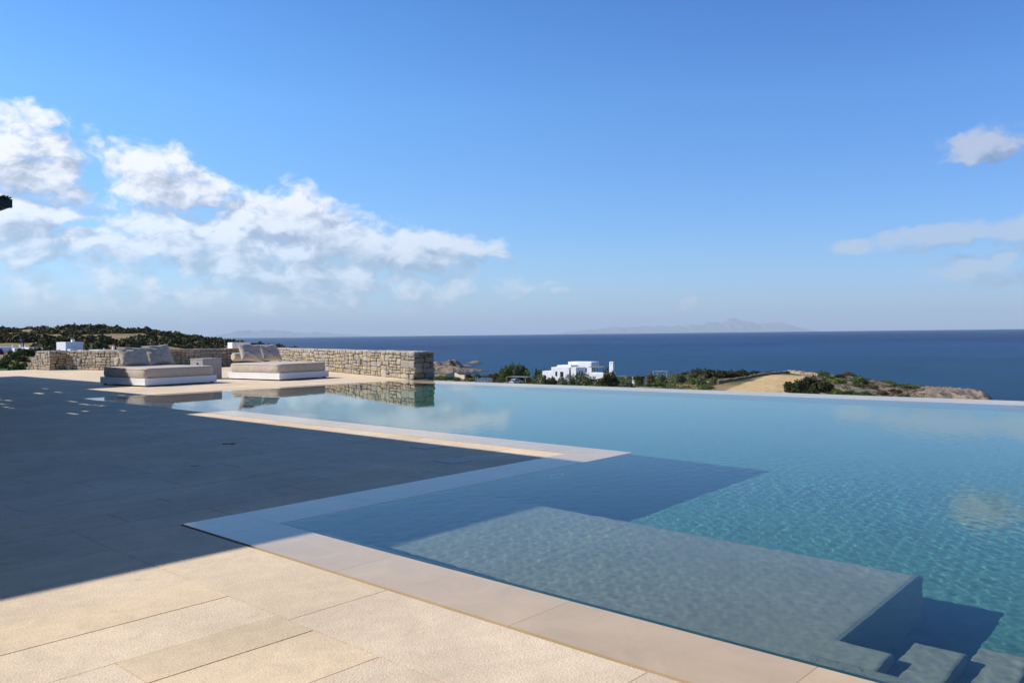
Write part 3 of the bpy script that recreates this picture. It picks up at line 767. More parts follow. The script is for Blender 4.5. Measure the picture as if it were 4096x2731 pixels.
o = empty('pool_lamp', (7.45, iy1 - .002, -.55)); tag(o, 'round underwater lamp in the shaded pool wall', 'lamp')
m = MB(); m.tube([(0, 0, 0), (0, -.03, 0)], [.15, .14], 28); m.build('lamp_ring', MT['white'], o)
m = MB(); m.tube([(0, -.03, 0), (0, -.036, 0)], [.095, .085], 24); m.build('lamp_lens', MT['metalgrey'], o)

# ------------------------------------------------------------------ villa and reed pergola that throw the big shadow, wings added to block sky (out of frame at left but for one beam end)
vil = empty('villa', (-6, 14, 0)); tag(vil, 'villa with white flat canopy roof and added sky-blocking stone wings left of the terrace, outside the picture', 'house')
m = MB(); m.box(-8, 3.0, -18.19, -5.5, 0, 4.4); m.build('side_sky_blocker', MT['villa_stone'], vil)  # unseen block added to hide sky and deepen the deck shade
m = MB(); m.box(-8, 7.4, -2.0, 30, 0, 5.7); m.build('wall', MT['villa_stone'], vil)
m = MB(); m.box(-8, 9.2, -34, -18.2, 0, 9.0); m.build('wing', MT['villa_stone'], vil)  # tall unseen block behind the camera, added to cut skylight and bounce warm light
m = MB(); m.box(-9, 8.99, -2.94, 9.0, 5.72, 6.0, bev=.02); m.build('roof', MT['white'], vil)
for y in (-2.4, 2.4, 6.9):
    m = MB(); m.box(8.2, 8.55, y, y + .35, 0, 5.72); m.build('column', MT['plaster_left'], vil)
for y in (-1.5, 2.2, 6.2):
    m = MB(); m.box(7.4, 7.44, y, y + 2.4, .02, 2.6); w_ = m.build('window', MT['dark'], vil)
    m = MB(); m.box(7.445, 7.45, y + .08, y + 2.32, .08, 2.52); m.build('pane', MT['glass'], w_)
def pergola(cx, cy_, H, x0, y1, label, seed, holes):
    o = empty('pergola', (cx, cy_, 0)); tag(o, label, 'pergola', 'reed pergolas along the villa'); rg_ = random.Random(seed)
    m = MB(); m.box(x0 - cx, -.005, 0, .11, H - .19, H, bev=.008); m.build('beam', MT['beam'], o)
    m = MB(); m.box(-.14, -.02, .115, y1 - cy_, H - .18, H - .01, bev=.008); m.build('beam', MT['beam'], o)
    for px_, py_ in ((-.75, .25), (-.75, (y1 - cy_) * .9), (x0 - cx + .2, .25)):
        m = MB(); m.box(px_ - .09, px_ + .09, py_ - .09, py_ + .09, 0, H - .19); m.build('post', MT['beam'], o)
    m = MB(); y = .5
    while y < y1 - cy_:
        m.box(x0 - cx + .1, -.16, y, y + .08, H - .15, H - .02); y += 1.1
    m.build('rafters', MT['beam'], o)
    m = MB(); x = x0 - cx
    while x < -.03:
        r = rg_.uniform(.013, .017); m.tube([(x, -.05 + rg_.uniform(-.05, .04), H + r + .002 + rg_.uniform(0, .012)), (x, .6, H + r + .002)], r, 6); 
        if rg_.random() < .5: m.tube([(x + rg_.uniform(-.02, .02), -.04 + rg_.uniform(-.04, .05), H + 3 * r + .01), (x + .02, .6, H + 3 * r + .005)], r * .9, 6)
        x += rg_.uniform(.03, .038)
    y = .55
    while y < y1 - cy_:
        x = x0 - cx
        while x < -.02:
            if rg_.random() > holes: m.box(x, min(x + .081, -.005), y, min(y + .61, y1 - cy_), H + .004, H + .035)
            x += .08
        y += .605
    m.build('reed_roof', MT['reed'], o)
pergola(6.15, 20.6, 4.68, -1.7, 32.6, 'dark timber pergola with reed roof, its beam end showing at the left edge', 3, .03)
pergola(8.3, 31.2, 4.4, -1.7, 43.5, 'dark timber pergola with reed roof farther along the terrace, outside the picture', 5, .004)

# ------------------------------------------------------------------ terrain, sea, islands
SEA = -20.0
def hor(px): return 341.3 - .01403 * px
def azpx(px): return YAW + math.degrees(math.atan((512 - px) / 826))
prof = {
 -400: [(22, -1.5), (50, -1.3), (100, -1), (200, 1), (450, 7), (600, 3), (900, -25)],
 0: [(22, -1.5), (46, -.75), (60, -1.2), (100, -1.8), (180, -1.4), (300, 2), (450, 6.6), (600, 4), (900, -25)],
 60: [(22, -1.5), (46, -.8), (60, -1.4), (100, -2.2), (180, -1.9), (300, 2.0), (450, 7.3), (600, 4), (900, -25)],
 100: [(22, -1.5), (50, -1.8), (100, -2.8), (180, -2.5), (300, 1.5), (450, 7.0), (600, 3), (900, -25)],
 145: [(22, -2), (60, -3), (180, -3.0), (300, .5), (450, 5.2), (600, 0), (900, -25)],
 200: [(22, -3), (60, -4), (200, -5), (300, -2.0), (450, .6), (600, -8), (800, -26)],
 253: [(22, -4), (60, -6), (200, -9), (450, -3.6), (560, -14), (700, -26)],
 300: [(22, -4), (60, -8), (200, -11), (450, -6.2), (520, -14), (600, -26)],
 345: [(22, -4), (60, -8), (200, -12), (400, -10.5), (450, -13), (520, -24), (900, -30)],
 400: [(22, -4), (60, -8), (200, -12), (300, -14), (400, -19), (440, -23), (900, -30)],
 440: [(22, -4), (60, -8), (200, -11.8), (290, -12.6), (350, -16), (400, -21), (440, -23), (900, -30)],
 500: [(22, -4), (60, -8), (150, -11.5), (235, -12.2), (280, -13), (315, -18), (340, -23), (900, -30)],
 620: [(22, -4), (60, -8), (150, -11.5), (240, -12.2), (270, -12.8), (300, -18), (330, -23), (900, -30)],
 690: [(22, -4), (60, -8), (150, -12), (220, -12.2), (300, -12.8), (320, -18), (345, -23), (900, -30)],
 730: [(22, -4), (60, -8), (150, -12), (175, -11.9), (265, -11.5), (300, -13), (325, -20), (345, -23), (900, -30)],
 775: [(22, -4), (60, -8), (150, -12), (175, -11.8), (245, -11.1), (275, -12.2), (300, -17), (320, -23), (900, -30)],
 813: [(22, -4), (60, -8), (150, -12.5), (190, -12.3), (262, -11.6), (285, -14), (300, -19), (315, -23), (900, -30)],
 850: [(22, -4), (60, -8), (150, -13.3), (200, -13.2), (258, -12.4), (275, -15), (290, -20), (310, -23), (900, -30)],
 885: [(22, -4), (60, -9), (150, -14.5), (200, -14.4), (252, -14.3), (266, -17), (280, -21), (310, -23), (900, -30)],
 925: [(22, -4), (60, -10), (150, -16), (200, -16.2), (248, -15.4), (256, -18), (265, -21), (300, -23), (900, -30)],
 955: [(22, -4), (60, -10), (150, -17), (200, -17.5), (246, -16.0), (252, -19), (260, -22), (300, -23), (900, -30)],
 983: [(22, -4), (60, -10), (150, -18), (210, -19.2), (245, -18.2), (250, -20), (256, -22), (300, -24), (900, -30)],
 994: [(22, -4), (60, -11), (150, -19), (210, -21), (243, -20.8), (250, -22.5), (900, -30)],
 1020: [(22, -4), (60, -12), (120, -22), (200, -23), (900, -30)],
 1600: [(22, -4), (60, -12), (120, -22), (200, -23), (900, -30)]}
keys = sorted(prof); kaz = np.array([azpx(k) for k in keys])[::-1]
rr_ = np.exp(np.linspace(math.log(22), math.log(900), 300))
tab = np.array([np.interp(np.log(rr_ * math.cos(math.radians(max(-40, min(40, azpx(k) - YAW))))), np.log([q[0] for q in prof[k]]), [q[1] for q in prof[k]]) for k in keys])[::-1]
def terr(azd, r):
    azd = np.asarray(azd, float); r = np.asarray(r, float)
    t = np.interp(azd, kaz, np.arange(len(kaz))); i = np.clip(np.floor(t).astype(int), 0, len(kaz) - 2); f = t - i; f = f * f * (3 - 2 * f) * .4 + f * .6
    lr = (np.log(np.clip(r, 22.01, 899.9)) - math.log(22)) / (math.log(900) - math.log(22)) * 299; j = np.floor(lr).astype(int); g = lr - j
    j = np.clip(j, 0, 298)
    z = (tab[i, j] * (1 - f) + tab[i + 1, j] * f) * (1 - g) + (tab[i, j + 1] * (1 - f) + tab[i + 1, j + 1] * f) * g
    x = r * np.cos(np.radians(azd)); y = r * np.sin(np.radians(azd))
    px = 512 - 826 * np.tan(np.radians(np.clip(azd - YAW, -60, 60)))
    farw = np.clip((r - 60) / 80, 0, 1)
    z = z + (fbm(x / 14, y / 14, 4, 3) - .47) * 1.1 * farw + (fbm(x / 60, y / 60, 3, 9) - .45) * 1.2 * np.clip((r - 250) / 100, 0, 1) * (px < 350)
    rock = rockmask(px, r, x, y)
    z = z + rock * ((fbm(x / 5.5, y / 5.5, 5, 31) - .5) * 4.2 - np.abs(fbm(x / 9, y / 9, 3, 41) - .47) * 5 + .9)
    return z
def rockmask(px, r, x, y):
    a = np.clip((px - 905) / 40, 0, 1) * np.clip((r - 200) / 25, 0, 1)
    n = fbm(x / 10, y / 10, 4, 55)
    b_ = np.clip((px - 840) / 50, 0, 1) * np.clip((r - 200) / 40, 0, 1) * np.clip((n - .52) * 9, 0, 1) * .5
    c = ((px > 425) & (px < 620)) * np.clip((r - 290) / 30, 0, 1) * .5
    return np.clip(np.maximum(np.maximum(a, b_), c), 0, 1) * (r > 100)
AZ = np.arange(azpx(1600), azpx(-1100), .085); RR = np.exp(np.linspace(math.log(22.05), math.log(895), 330))
A_, R_ = np.meshgrid(AZ, RR, indexing='ij'); Zt = terr(A_, R_); Xt = R_ * np.cos(np.radians(A_)); Yt = R_ * np.sin(np.radians(A_))
pxt = 512 - 826 * np.tan(np.radians(np.clip(A_ - YAW, -60, 60)))
n1 = fbm(Xt / 16, Yt / 16, 5, 77); n2 = fbm(Xt / 5, Yt / 5, 4, 87); n3 = fbm(Xt / 40, Yt / 40, 4, 97)
def lerp(a, b_, t): return a * (1 - t[..., None]) + b_ * t[..., None]
green = np.array([.075, .095, .032]); dry = np.array([.30, .205, .105]); straw = np.array([.60, .42, .20]); rockc = np.array([.33, .25, .18]); drk = np.array([.05, .045, .03])
Cc = lerp(np.broadcast_to(green, Xt.shape + (3,)), np.broadcast_to(dry, Xt.shape + (3,)), np.clip((n1 - .46) * 7, 0, 1))
hill = (pxt < 345) & (R_ > 120)
Cc = np.where(hill[..., None], lerp(Cc, np.broadcast_to(dry * 1.15, Cc.shape), np.full(Xt.shape, .65)), Cc)
hd = (pxt > 800) & (R_ > 120)
Cc = np.where(hd[..., None], lerp(np.broadcast_to(np.array([.27, .215, .16]), Cc.shape), np.broadcast_to(np.array([.13, .125, .06]), Cc.shape), np.clip((n2 - .5) * 6, 0, 1)), Cc)
# straw field
dF = R_ * np.cos(np.radians(A_ - YAW))
fl = np.clip((pxt - (712 + (dF - 170) * .75)) / 5, 0, 1) * np.clip((812 - pxt - (n2 - .5) * 12) / 6, 0, 1) * np.clip((248 - dF) / 4, 0, 1) * (dF > 100)
Cc = lerp(Cc, np.broadcast_to(straw, Cc.shape), fl)
rk = rockmask(pxt, R_, Xt, Yt); Cc = lerp(Cc, np.broadcast_to(rockc, Cc.shape), np.clip(rk * 1.6, 0, 1))
shore = np.clip((SEA + 3.0 - Zt) / 1.5, 0, 1); Cc = lerp(Cc, np.broadcast_to(rockc * 1.05, Cc.shape), shore)
wet = np.clip((SEA + .7 - Zt) / .5, 0, 1); Cc = lerp(Cc, np.broadcast_to(rockc * .35, Cc.shape), wet)
# soil beside the terrace at far left
ns = np.clip((62 - R_) / 8, 0, 1) * (pxt < 60); Cc = lerp(Cc, np.broadcast_to(np.array([.38, .27, .16]), Cc.shape), ns)
na, nr = Xt.shape; idx = np.arange(na * nr).reshape(na, nr)
Ft = np.stack([idx[:-1, :-1], idx[:-1, 1:], idx[1:, 1:], idx[1:, :-1]], -1).reshape(-1, 4)
terrain = np_mesh('terrain', np.stack([Xt, Yt, Zt], -1).reshape(-1, 3), Ft[:, ::-1] if False else Ft, MT['ground'], True, Cc.reshape(-1, 3))
tag(terrain, kind='structure')

def hit(px, py, default=230):
    """first place where the sight line through a pixel meets the terrain"""
    d = M_F + M_R * ((px - 512) / 826) + M_U * ((341 - py) / 826)
    t = np.linspace(47, 620, 2400); P_ = np.array([[0, 0, CAMH]]) + t[:, None] * np.array(d)[None]
    az_ = np.degrees(np.arctan2(P_[:, 1], P_[:, 0])); r_ = np.hypot(P_[:, 0], P_[:, 1]); zz = terr(az_, r_)
    k = np.nonzero(P_[:, 2] < zz)[0]
    if len(k) == 0:
        k = [int(np.argmin((P_[:, 2] - zz) * (t < 420) + 1e3 * (t >= 420)))]
    i = int(k[0]); return Vector((P_[i, 0], P_[i, 1], float(zz[i]))), float(t[i])
def ground_z(x, y): return float(terr(np.degrees(np.arctan2(y, x)), np.hypot(x, y)))

# sea: one sheet to the horizon
rs = np.concatenate([[18], np.exp(np.linspace(math.log(25), math.log(30000), 60))]); aa = np.radians(np.linspace(0, 360, 181))
Vs = np.stack([np.outer(rs, np.cos(aa)), np.outer(rs, np.sin(aa)), np.full((len(rs), len(aa)), SEA)], -1).reshape(-1, 3)
i = np.arange(len(rs) * 181).reshape(len(rs), 181); Fs = np.stack([i[:-1, :-1], i[1:, :-1], i[1:, 1:], i[:-1, 1:]], -1).reshape(-1, 4)
tag(np_mesh('sea', Vs, Fs, MT['sea'], True), kind='structure')

# rocky spit and islet in the bay
def rocks(name, cx_px, cy_px, depth_at_sea, length, width, height, rot, seed, res=90, tail=1.6):
    p = at(cx_px, cy_px, depth_at_sea); u = np.linspace(-1, 1, res); Ug, Vg = np.meshgrid(u, u, indexing='ij')
    X = Ug * length / 2; Y = Vg * width / 2
    e = np.clip(1 - np.abs(Ug) ** tail - Vg ** 2, -1, 1)
    n = fbm(X / 7 + seed, Y / 7, 5, seed); c = np.abs(fbm(X / 11, Y / 11, 4, seed + 5) - .47)
    Zr = SEA - 1.0 + np.clip(e, 0, 1) ** .6 * height * (.35 + n * 1.3) - c * height * .9 + (n - .5) * 1.5
    c_, s_ = math.cos(rot), math.sin(rot); Xw = p.x + X * c_ - Y * s_; Yw = p.y + X * s_ + Y * c_
    i = np.arange(res * res).reshape(res, res); F_ = np.stack([i[:-1, :-1], i[1:, :-1], i[1:, 1:], i[:-1, 1:]], -1).reshape(-1, 4)
    cl = lerp(np.broadcast_to(rockc * .62, X.shape + (3,)), np.broadcast_to(rockc * 1.0, X.shape + (3,)), np.clip((n - .45) * 4, 0, 1)); cl = lerp(cl, np.broadcast_to(rockc * .3, cl.shape), np.clip((SEA + .6 - Zr) / .5, 0, 1))
    o = np_mesh(name, np.stack([Xw, Yw, Zr], -1).reshape(-1, 3), F_, MT['ground'], False, cl.reshape(-1, 3)); tag(o, kind='structure')
lat = math.atan2(M_R.y, M_R.x)
rocks('rocky_shore', 440, 371, 470, 44, 46, 4.2, lat, 3)
rocks('rocky_headland', 446, 366, 545, 26, 30, 6.0, lat, 8)
rocks('rocky_spit', 468, 370.3, 490, 62, 12, 2.4, lat - .05, 13)
rocks('low_reef', 458, 365.5, 560, 34, 14, 2.6, lat, 17)
rocks('rocky_islet', 476, 363.6, 620, 22, 9, 2.4, lat, 23)

# islands beyond the horizon
def island(name, pts, depth, seed, thick=6000):
    xs_ = np.array([p[0] for p in pts], float); hs__ = np.array([p[1] for p in pts], float)
    u = np.linspace(xs_[0], xs_[-1], 220); hh = np.interp(u, xs_, hs__) * .8 * depth / 826
    hh = hh * (1 + (fbm(u / 6, u * 0, 4, seed) - .5) * .5) + (fbm(u / 2.2, u * 0 + 3, 3, seed + 2) - .5) * 60 * (hh > 80)
    w_ = np.linspace(-1, 1, 25); V_ = []
    for px, h_ in zip(u, hh):
        b0 = at(px, hor(px), depth)
        for q in w_:
            s_ = (1 - abs(q) ** 1.3); rid = 1 + (float(vnoise(np.array(px / 3.0), np.array(q * 3.0 + 5), seed)) - .5) * .5
            V_.append((b0.x + M_F.x * q * thick, b0.y + M_F.y * q * thick, -150 + (h_ + 170) * s_ * rid if abs(q) > .01 else h_ + 20))
    i = np.arange(220 * 25).reshape(220, 25); F_ = np.stack([i[:-1, :-1], i[1:, :-1], i[1:, 1:], i[:-1, 1:]], -1).reshape(-1, 4)
    o = np_mesh(name, V_, F_, MT['ground'], True, np.broadcast_to(np.array([.20, .17, .12]), (220 * 25, 3))); tag(o, kind='structure')
island('distant_island', [(556, -1), (566, 2), (580, 3), (600, 5), (618, 7), (640, 8), (655, 7.5), (675, 8), (690, 8), (705, 9), (722, 13), (732, 14.5), (748, 11.5), (762, 8.5), (776, 10.5), (790, 7.5), (802, 3), (815, -1)], 74000, 4, 4000)
island('distant_mountains', [(205, -1), (225, 5), (240, 8), (258, 7), (275, 8.5), (290, 6), (305, 4), (320, 5), (335, 3), (360, 1), (380, -1)], 78000, 9, 4000)

# ------------------------------------------------------------------ plants
def foliage_mesh(kind, mat, seed):
    rg_ = np.random.default_rng(seed)
    nc, nl, ls = {'bush': (64, 44, .085), 'loose': (30, 40, .09), 'flat': (64, 40, .08), 'cypress': (60, 40, .09)}[kind]
    V_, F_, C_ = [], [], []
    for _ in range(nc):
        th = rg_.uniform(0, 6.283); cz = rg_.uniform(-.15, 1) ; rad = math.sqrt(max(0, 1 - cz * cz)) if kind != 'cypress' else (1 - max(cz, 0)) ** .7
        sc = rg_.uniform(.55, .98)
        if kind == 'loose': sc = rg_.uniform(.25, 1.08)
        c0 = np.array([rad * math.cos(th) * sc, rad * math.sin(th) * sc, (cz * sc)]); cr = rg_.uniform(.15, .30) * (1 if kind != 'loose' else .9)
        tone = rg_.uniform(.6, 1.45); warm = rg_.uniform(.85, 1.2)
        P_ = rg_.normal(0, 1, (nl, 3)); P_ /= np.linalg.norm(P_, axis=1)[:, None]; P_ = c0 + P_ * cr * rg_.uniform(.5, 1, (nl, 1))
        for p in P_:
            a = rg_.normal(0, 1, 3); a /= np.linalg.norm(a); b_ = np.cross(a, rg_.normal(0, 1, 3)); b_ /= np.linalg.norm(b_); s = ls * rg_.uniform(.5, 1.1)
            k = len(V_); V_ += [p - a * s, p + b_ * s * .6, p + a * s, p - b_ * s * .6]; F_.append((k, k + 1, k + 2, k + 3)); q = tone * rg_.uniform(.8, 1.2); C_.append((q * warm, q, q * .9))
    # inner mass of branches that keeps the crown from being see-through everywhere
    n = 10
    for i in range(n):
        for j in range(n):
            pass
    V_ = np.array(V_); 
    me_v = [tuple(v) for v in V_]; m = MB(); m.v = me_v; m.f = F_; m.c = C_; m.sm = [False] * len(F_)
    if kind != 'loose':
        core_ = []; nn = 9; s0 = .62 if kind != 'cypress' else .5
        for i in range(nn + 1):
            z = -.2 + 1.0 * i / nn
            for j in range(12):
                t = 2 * math.pi * j / 12; rad = math.sqrt(max(0, 1 - max(z, 0) ** 2)) if kind != 'cypress' else 1 - max(z, 0); q = s0 * rg_.uniform(.8, 1.15)
                core_.append((rad * math.cos(t) * q, rad * math.sin(t) * q, z * .78))
        m.add(core_, [(i * 12 + j, i * 12 + (j + 1) % 12, i * 12 + 12 + (j + 1) % 12, i * 12 + 12 + j) for i in range(nn) for j in range(12)] + [tuple(range(nn * 12, nn * 12 + 12))], (.7, .7, .65))
    return m.mesh(kind + '_foliage', mat)
_fc = {}
def fmesh(kind, mat, v):
    k = (kind, mat, v)
    if k not in _fc: _fc[k] = foliage_mesh(kind, LEAF[mat], hash(k[0]) % 7 + v * 13 + len(_fc))
    return _fc[k]
prng = random.Random(5)
def shrub(px, base, hw, hh, mat, label, kind='bush', name='shrub', cat='shrub', group=None, depth=None):
    """px, base: foot in the picture; hw, hh: half width and full height in picture pixels"""
    if depth is None: p, d = hit(px, base)
    else: p = at(px, base, depth); d = depth
    s = d / 826; z0 = p.z - .1
    o = bpy.data.objects.new(name, fmesh(kind, mat, prng.randrange(2))); COL.objects.link(o)
    o.location = (p.x, p.y, z0); o.scale = (hw * s, hw * s * prng.uniform(.85, 1.15), hh * s); o.rotation_euler = (0, 0, prng.uniform(0, 6.28))
    tag(o, label, cat, group); return o
def tree(px, base, hw, hh, mat, label, kind='bush', cat='tree', name='tree', group=None, trunk=.28, depth=None):
    if depth is None: p, d = hit(px, base)
    else: p = at(px, base, depth); d = depth
    s = d / 826; H = hh * s; o = empty(name, (p.x, p.y, p.z)); tag(o, label, cat, group)
    c = bpy.data.objects.new('crown', fmesh(kind, mat, prng.randrange(2))); COL.objects.link(c); c.parent = o
    c.location = (0, 0, H * trunk); c.scale = (hw * s, hw * s, H * (1 - trunk)); c.rotation_euler = (0, 0, prng.uniform(0, 6.28))
    m = MB(); r = max(.06, hw * s * .09)
    m.tube([(0, 0, -.3), (r * .6, 0, H * trunk * .6), (0, r, H * (trunk + .25))], [r * 1.3, r, r * .6], 7)
    for k in range(3):
        a = k * 2.1 + 1; m.tube([(0, 0, H * trunk * .8), (math.cos(a) * hw * s * .3, math.sin(a) * hw * s * .3, H * (trunk + .2)), (math.cos(a) * hw * s * .5, math.sin(a) * hw * s * .5, H * (trunk + .4))], [r * .6, r * .4, r * .15], 6)
    m.build('trunk', MT['bark'], o); return o
def c3(cx, cy): return 425 + .0914 * cx, 335 + .0914 * cy
def c4(cx, cy): return 625 + .16964 * cx, 335 + .16964 * cy
def c1(cx, cy): return .0957 * cx, 310 + .0957 * cy
def T3(cx, cyb, hw, hh, mat, label, fn=shrub, **kw):
    k_ = (1.22 if cx < 1200 or fn is tree else 1.5) if kw.get('kind') != 'cypress' else 1.0; hw *= k_; hh *= k_; px, py = c3(cx, cyb); return fn(px, py, hw * .0914, hh * .0914, mat, label, **kw)
def T4(cx, cyb, hw, hh, mat, label, fn=shrub, **kw): px, py = c4(cx, cyb); return fn(px, py, hw * .16964, hh * .16964, mat, label, **kw)
def T1(cx, cyb, hw, hh, mat, label, fn=shrub, **kw): px, py = c1(cx, cyb); return fn(px, py, hw * .0957, hh * .0957, mat, label, **kw)

G = 'trees between the stone wall and the white house'
for a in ((850, 500, 45, 120, 'green', 'pale green round tree, leftmost of the clump left of the carport'), (900, 505, 48, 150, 'bright', 'light green tree second from the left in the clump left of the carport'),
          (950, 490, 45, 140, 'green', 'green tree with a rounded top in the middle of the clump behind the carport'), (990, 495, 45, 140, 'olive', 'grey green tree right of the middle of the clump behind the carport'),
          (1048, 490, 50, 150, 'green', 'tallest bushy tree of the clump, standing over the carport roof'), (1100, 480, 35, 115, 'dark', 'dark green tree at the right end of the clump over the carport'),
          (1110, 500, 40, 100, 'bright', 'bright yellow green low tree behind the right end of the carport')):
    T3(a[0], a[1], a[2], a[3], a[4], a[5], fn=tree, kind='bush', group=G, trunk=.18)
for a in ((1160, 460, 11, 62, 'leftmost and shortest of three thin dark cypresses left of the house'), (1182, 460, 11, 82, 'middle one of three thin dark cypresses left of the house'),
          (1217, 470, 18, 115, 'tallest of three dark cypresses left of the house'), (1543, 505, 13, 85, 'small dark cypress standing in front of the white house facade')):
    T3(a[0], a[1], a[2], a[3], 'dark', a[4], fn=tree, kind='cypress', name='cypress', cat='cypress', group='dark cypresses near the white house', trunk=.06)
G = 'shrubs between the stone wall and the white house'
for a in ((475, 465, 42, 40, 'dark', 'round dark shrub by the bay, nearest the stone wall'), (575, 478, 42, 50, 'green', 'round green shrub right of the dark one by the bay'),
          (520, 500, 60, 22, 'green', 'low flat green bush behind the white picket fence'), (650, 480, 40, 40, 'olive', 'grey green shrub above the right end of the white fence'),
          (710, 490, 48, 60, 'olive', 'olive grey shrub between the white fence and the tree clump'), (785, 492, 55, 72, 'brown', 'brownish round shrub left of the tree clump'),
          (740, 510, 45, 40, 'green', 'low green shrub just right of the white fence'), (820, 512, 40, 40, 'olive', 'low grey shrub at the left foot of the carport'),
          (220, 480, 110, 30, 'green', 'wide flat green ground bush behind the pool edge by the stone wall'), (330, 485, 60, 22, 'dark', 'flat dark bush in front of the tan garden wall'),
          (150, 470, 60, 22, 'olive', 'flat olive bush touching the end of the stone wall'),
          (1345, 400, 60, 42, 'brown', 'brown green bush rising behind the low left wing of the house'), (1262, 500, 60, 75, 'green', 'green bush right of the tallest cypress'),
          (1325, 500, 60, 90, 'green', 'tall green bush against the left wing of the house'), (1225, 530, 45, 60, 'olive', 'olive bush behind the right end of the carport'),
          (1290, 540, 60, 70, 'olive', 'olive bush low in front of the left wing of the house'), (1372, 542, 55, 60, 'dark', 'dark green bush in front of the left corner of the house'),
          (1432, 540, 55, 70, 'olive', 'grey olive bush below the two dark windows of the house'), (1500, 545, 50, 60, 'olive', 'olive bush at the left foot of the small cypress'),
          (1585, 545, 52, 85, 'olive', 'tall grey olive bush right of the small cypress'), (1650, 545, 50, 80, 'green', 'green bush in front of the middle recess of the house'),
          (1715, 548, 50, 85, 'olive', 'olive bush below the small windows of the house'), (1775, 548, 50, 80, 'olive', 'olive bush left of the canvas awning'),
          (1830, 552, 50, 62, 'green', 'green bush under the left end of the canvas awning'), (1890, 556, 50, 50, 'olive', 'low olive bush under the canvas awning'),
          (1950, 558, 45, 50, 'green', 'low green bush at the left foot of the big dark tree'), (2120, 560, 55, 50, 'olive', 'grey bush right of the big dark tree'),
          (2190, 565, 55, 50, 'olive', 'second grey bush right of the big dark tree'), (2240, 568, 40, 35, 'brown', 'dry bush at the left foot of the garden pergola')):
    T3(*a, group=G, kind='loose' if a[4] == 'olive' and a[0] > 1300 and False else 'bush')
T3(2022, 562, 80, 152, 'dark', 'big dark round tree covering the right corner of the house terrace', fn=tree, name='carob_tree', trunk=.1)
G = 'trees and shrubs by the straw field'
for a in ((150, 285, 30, 60, 'brown', 'dark reddish bush right of the garden pergola'), (205, 278, 42, 50, 'olive', 'silvery olive tree below the flat grey pavilion roof'),
          (318, 285, 45, 62, 'olive', 'silvery olive tree right of the flat grey pavilion roof'), (376, 278, 32, 52, 'olive', 'small silvery olive tree, middle of the grove'),
          (450, 295, 32, 58, 'olive', 'silvery olive tree with a visible trunk near the field corner'), (522, 290, 26, 48, 'olive', 'last silvery olive tree beside the straw field')):
    T4(*a, fn=tree, name='olive_tree', kind='bush', group=G, trunk=.22)
for a in ((352, 250, 40, 40, 'dark', 'dark shrub just right of the pavilion roof'), (430, 245, 50, 50, 'dark', 'tall dark shrub behind the olive grove, left'),
          (500, 250, 65, 58, 'dark', 'highest dark shrub behind the olive grove'), (575, 250, 55, 52, 'dark', 'dark shrub right of the highest one'), (640, 250, 50, 46, 'dark', 'dark shrub at the top left of the stone field wall'),
          (700, 243, 50, 42, 'dark', 'dark low shrub behind the middle of the field wall'), (765, 232, 45, 26, 'dark', 'flat dark shrub at the skyline left of the field top'),
          (860, 220, 40, 12, 'dark', 'very flat dark shrub at the skyline over the field'), (925, 214, 38, 20, 'dark', 'dark flat shrub over the field top, left'), (985, 217, 50, 20, 'dark', 'wide dark flat shrub over the field top, middle'),
          (1045, 221, 35, 14, 'dark', 'small dark flat shrub over the field top, right'),
          (410, 290, 35, 40, 'bright', 'yellow green bush between the olive trees'), (480, 318, 50, 30, 'green', 'low green bush at the left corner of the straw field'),
          (180, 295, 60, 25, 'green', 'low green bush under the pavilion'), (90, 285, 30, 45, 'green', 'green climbing bush around the garden pergola posts'),
          (1000, 340, 72, 84, 'dark', 'leftmost big dark bush at the right end of the straw field'), (1078, 322, 72, 90, 'dark', 'tallest dark bush at the right end of the straw field'),
          (1150, 330, 74, 84, 'dark', 'wide dark bush right of the tallest one by the field'), (1085, 350, 66, 60, 'dark', 'dark bush low behind the pool edge by the field'), (1195, 308, 30, 40, 'dark', 'small dark bush at the right of the big ones'),
          (1160, 236, 48, 28, 'green', 'green flat bush on the headland top, leftmost'), (1205, 252, 36, 18, 'green', 'small green bush below the headland top'), (1248, 279, 68, 28, 'bright', 'bright green flat bush in the middle of the headland'),
          (1268, 250, 38, 24, 'dark', 'dark bush on the headland above the bright green one'), (1320, 238, 40, 26, 'brown', 'brown green bush at the headland skyline'), (1378, 278, 62, 36, 'green', 'wide green bush in the middle right of the headland'),
          (1440, 254, 30, 16, 'brown', 'small brown bush at the headland skyline, right'), (1240, 348, 50, 36, 'green', 'green bush at the pool edge right of the big dark ones'), (1330, 352, 65, 34, 'green', 'wide green bush low at the pool edge on the headland'),
          (1410, 355, 50, 32, 'green', 'green bush at the pool edge, middle of the headland'), (1455, 312, 38, 30, 'brown', 'brownish bush halfway down the headland'), (1515, 350, 40, 30, 'brown', 'brown bush near the pool edge on the headland'),
          (1545, 280, 55, 18, 'green', 'flat green bush on the right shoulder of the headland'), (1620, 305, 70, 22, 'green', 'long flat green bush on the right shoulder of the headland'), (1700, 310, 50, 20, 'green', 'last flat green bush before the rock cliff'),
          (1640, 364, 42, 22, 'green', 'small green bush at the pool edge near the cliff'), (1370, 300, 40, 26, 'green', 'green bush left of the wide brownish one on the headland'), (1590, 335, 45, 24, 'brown', 'brown low bush left of the rock cliff')):
    T4(*a, group=G, kind='flat' if a[3] < 34 else 'bush')
G = 'shrubs beyond the terrace at far left'
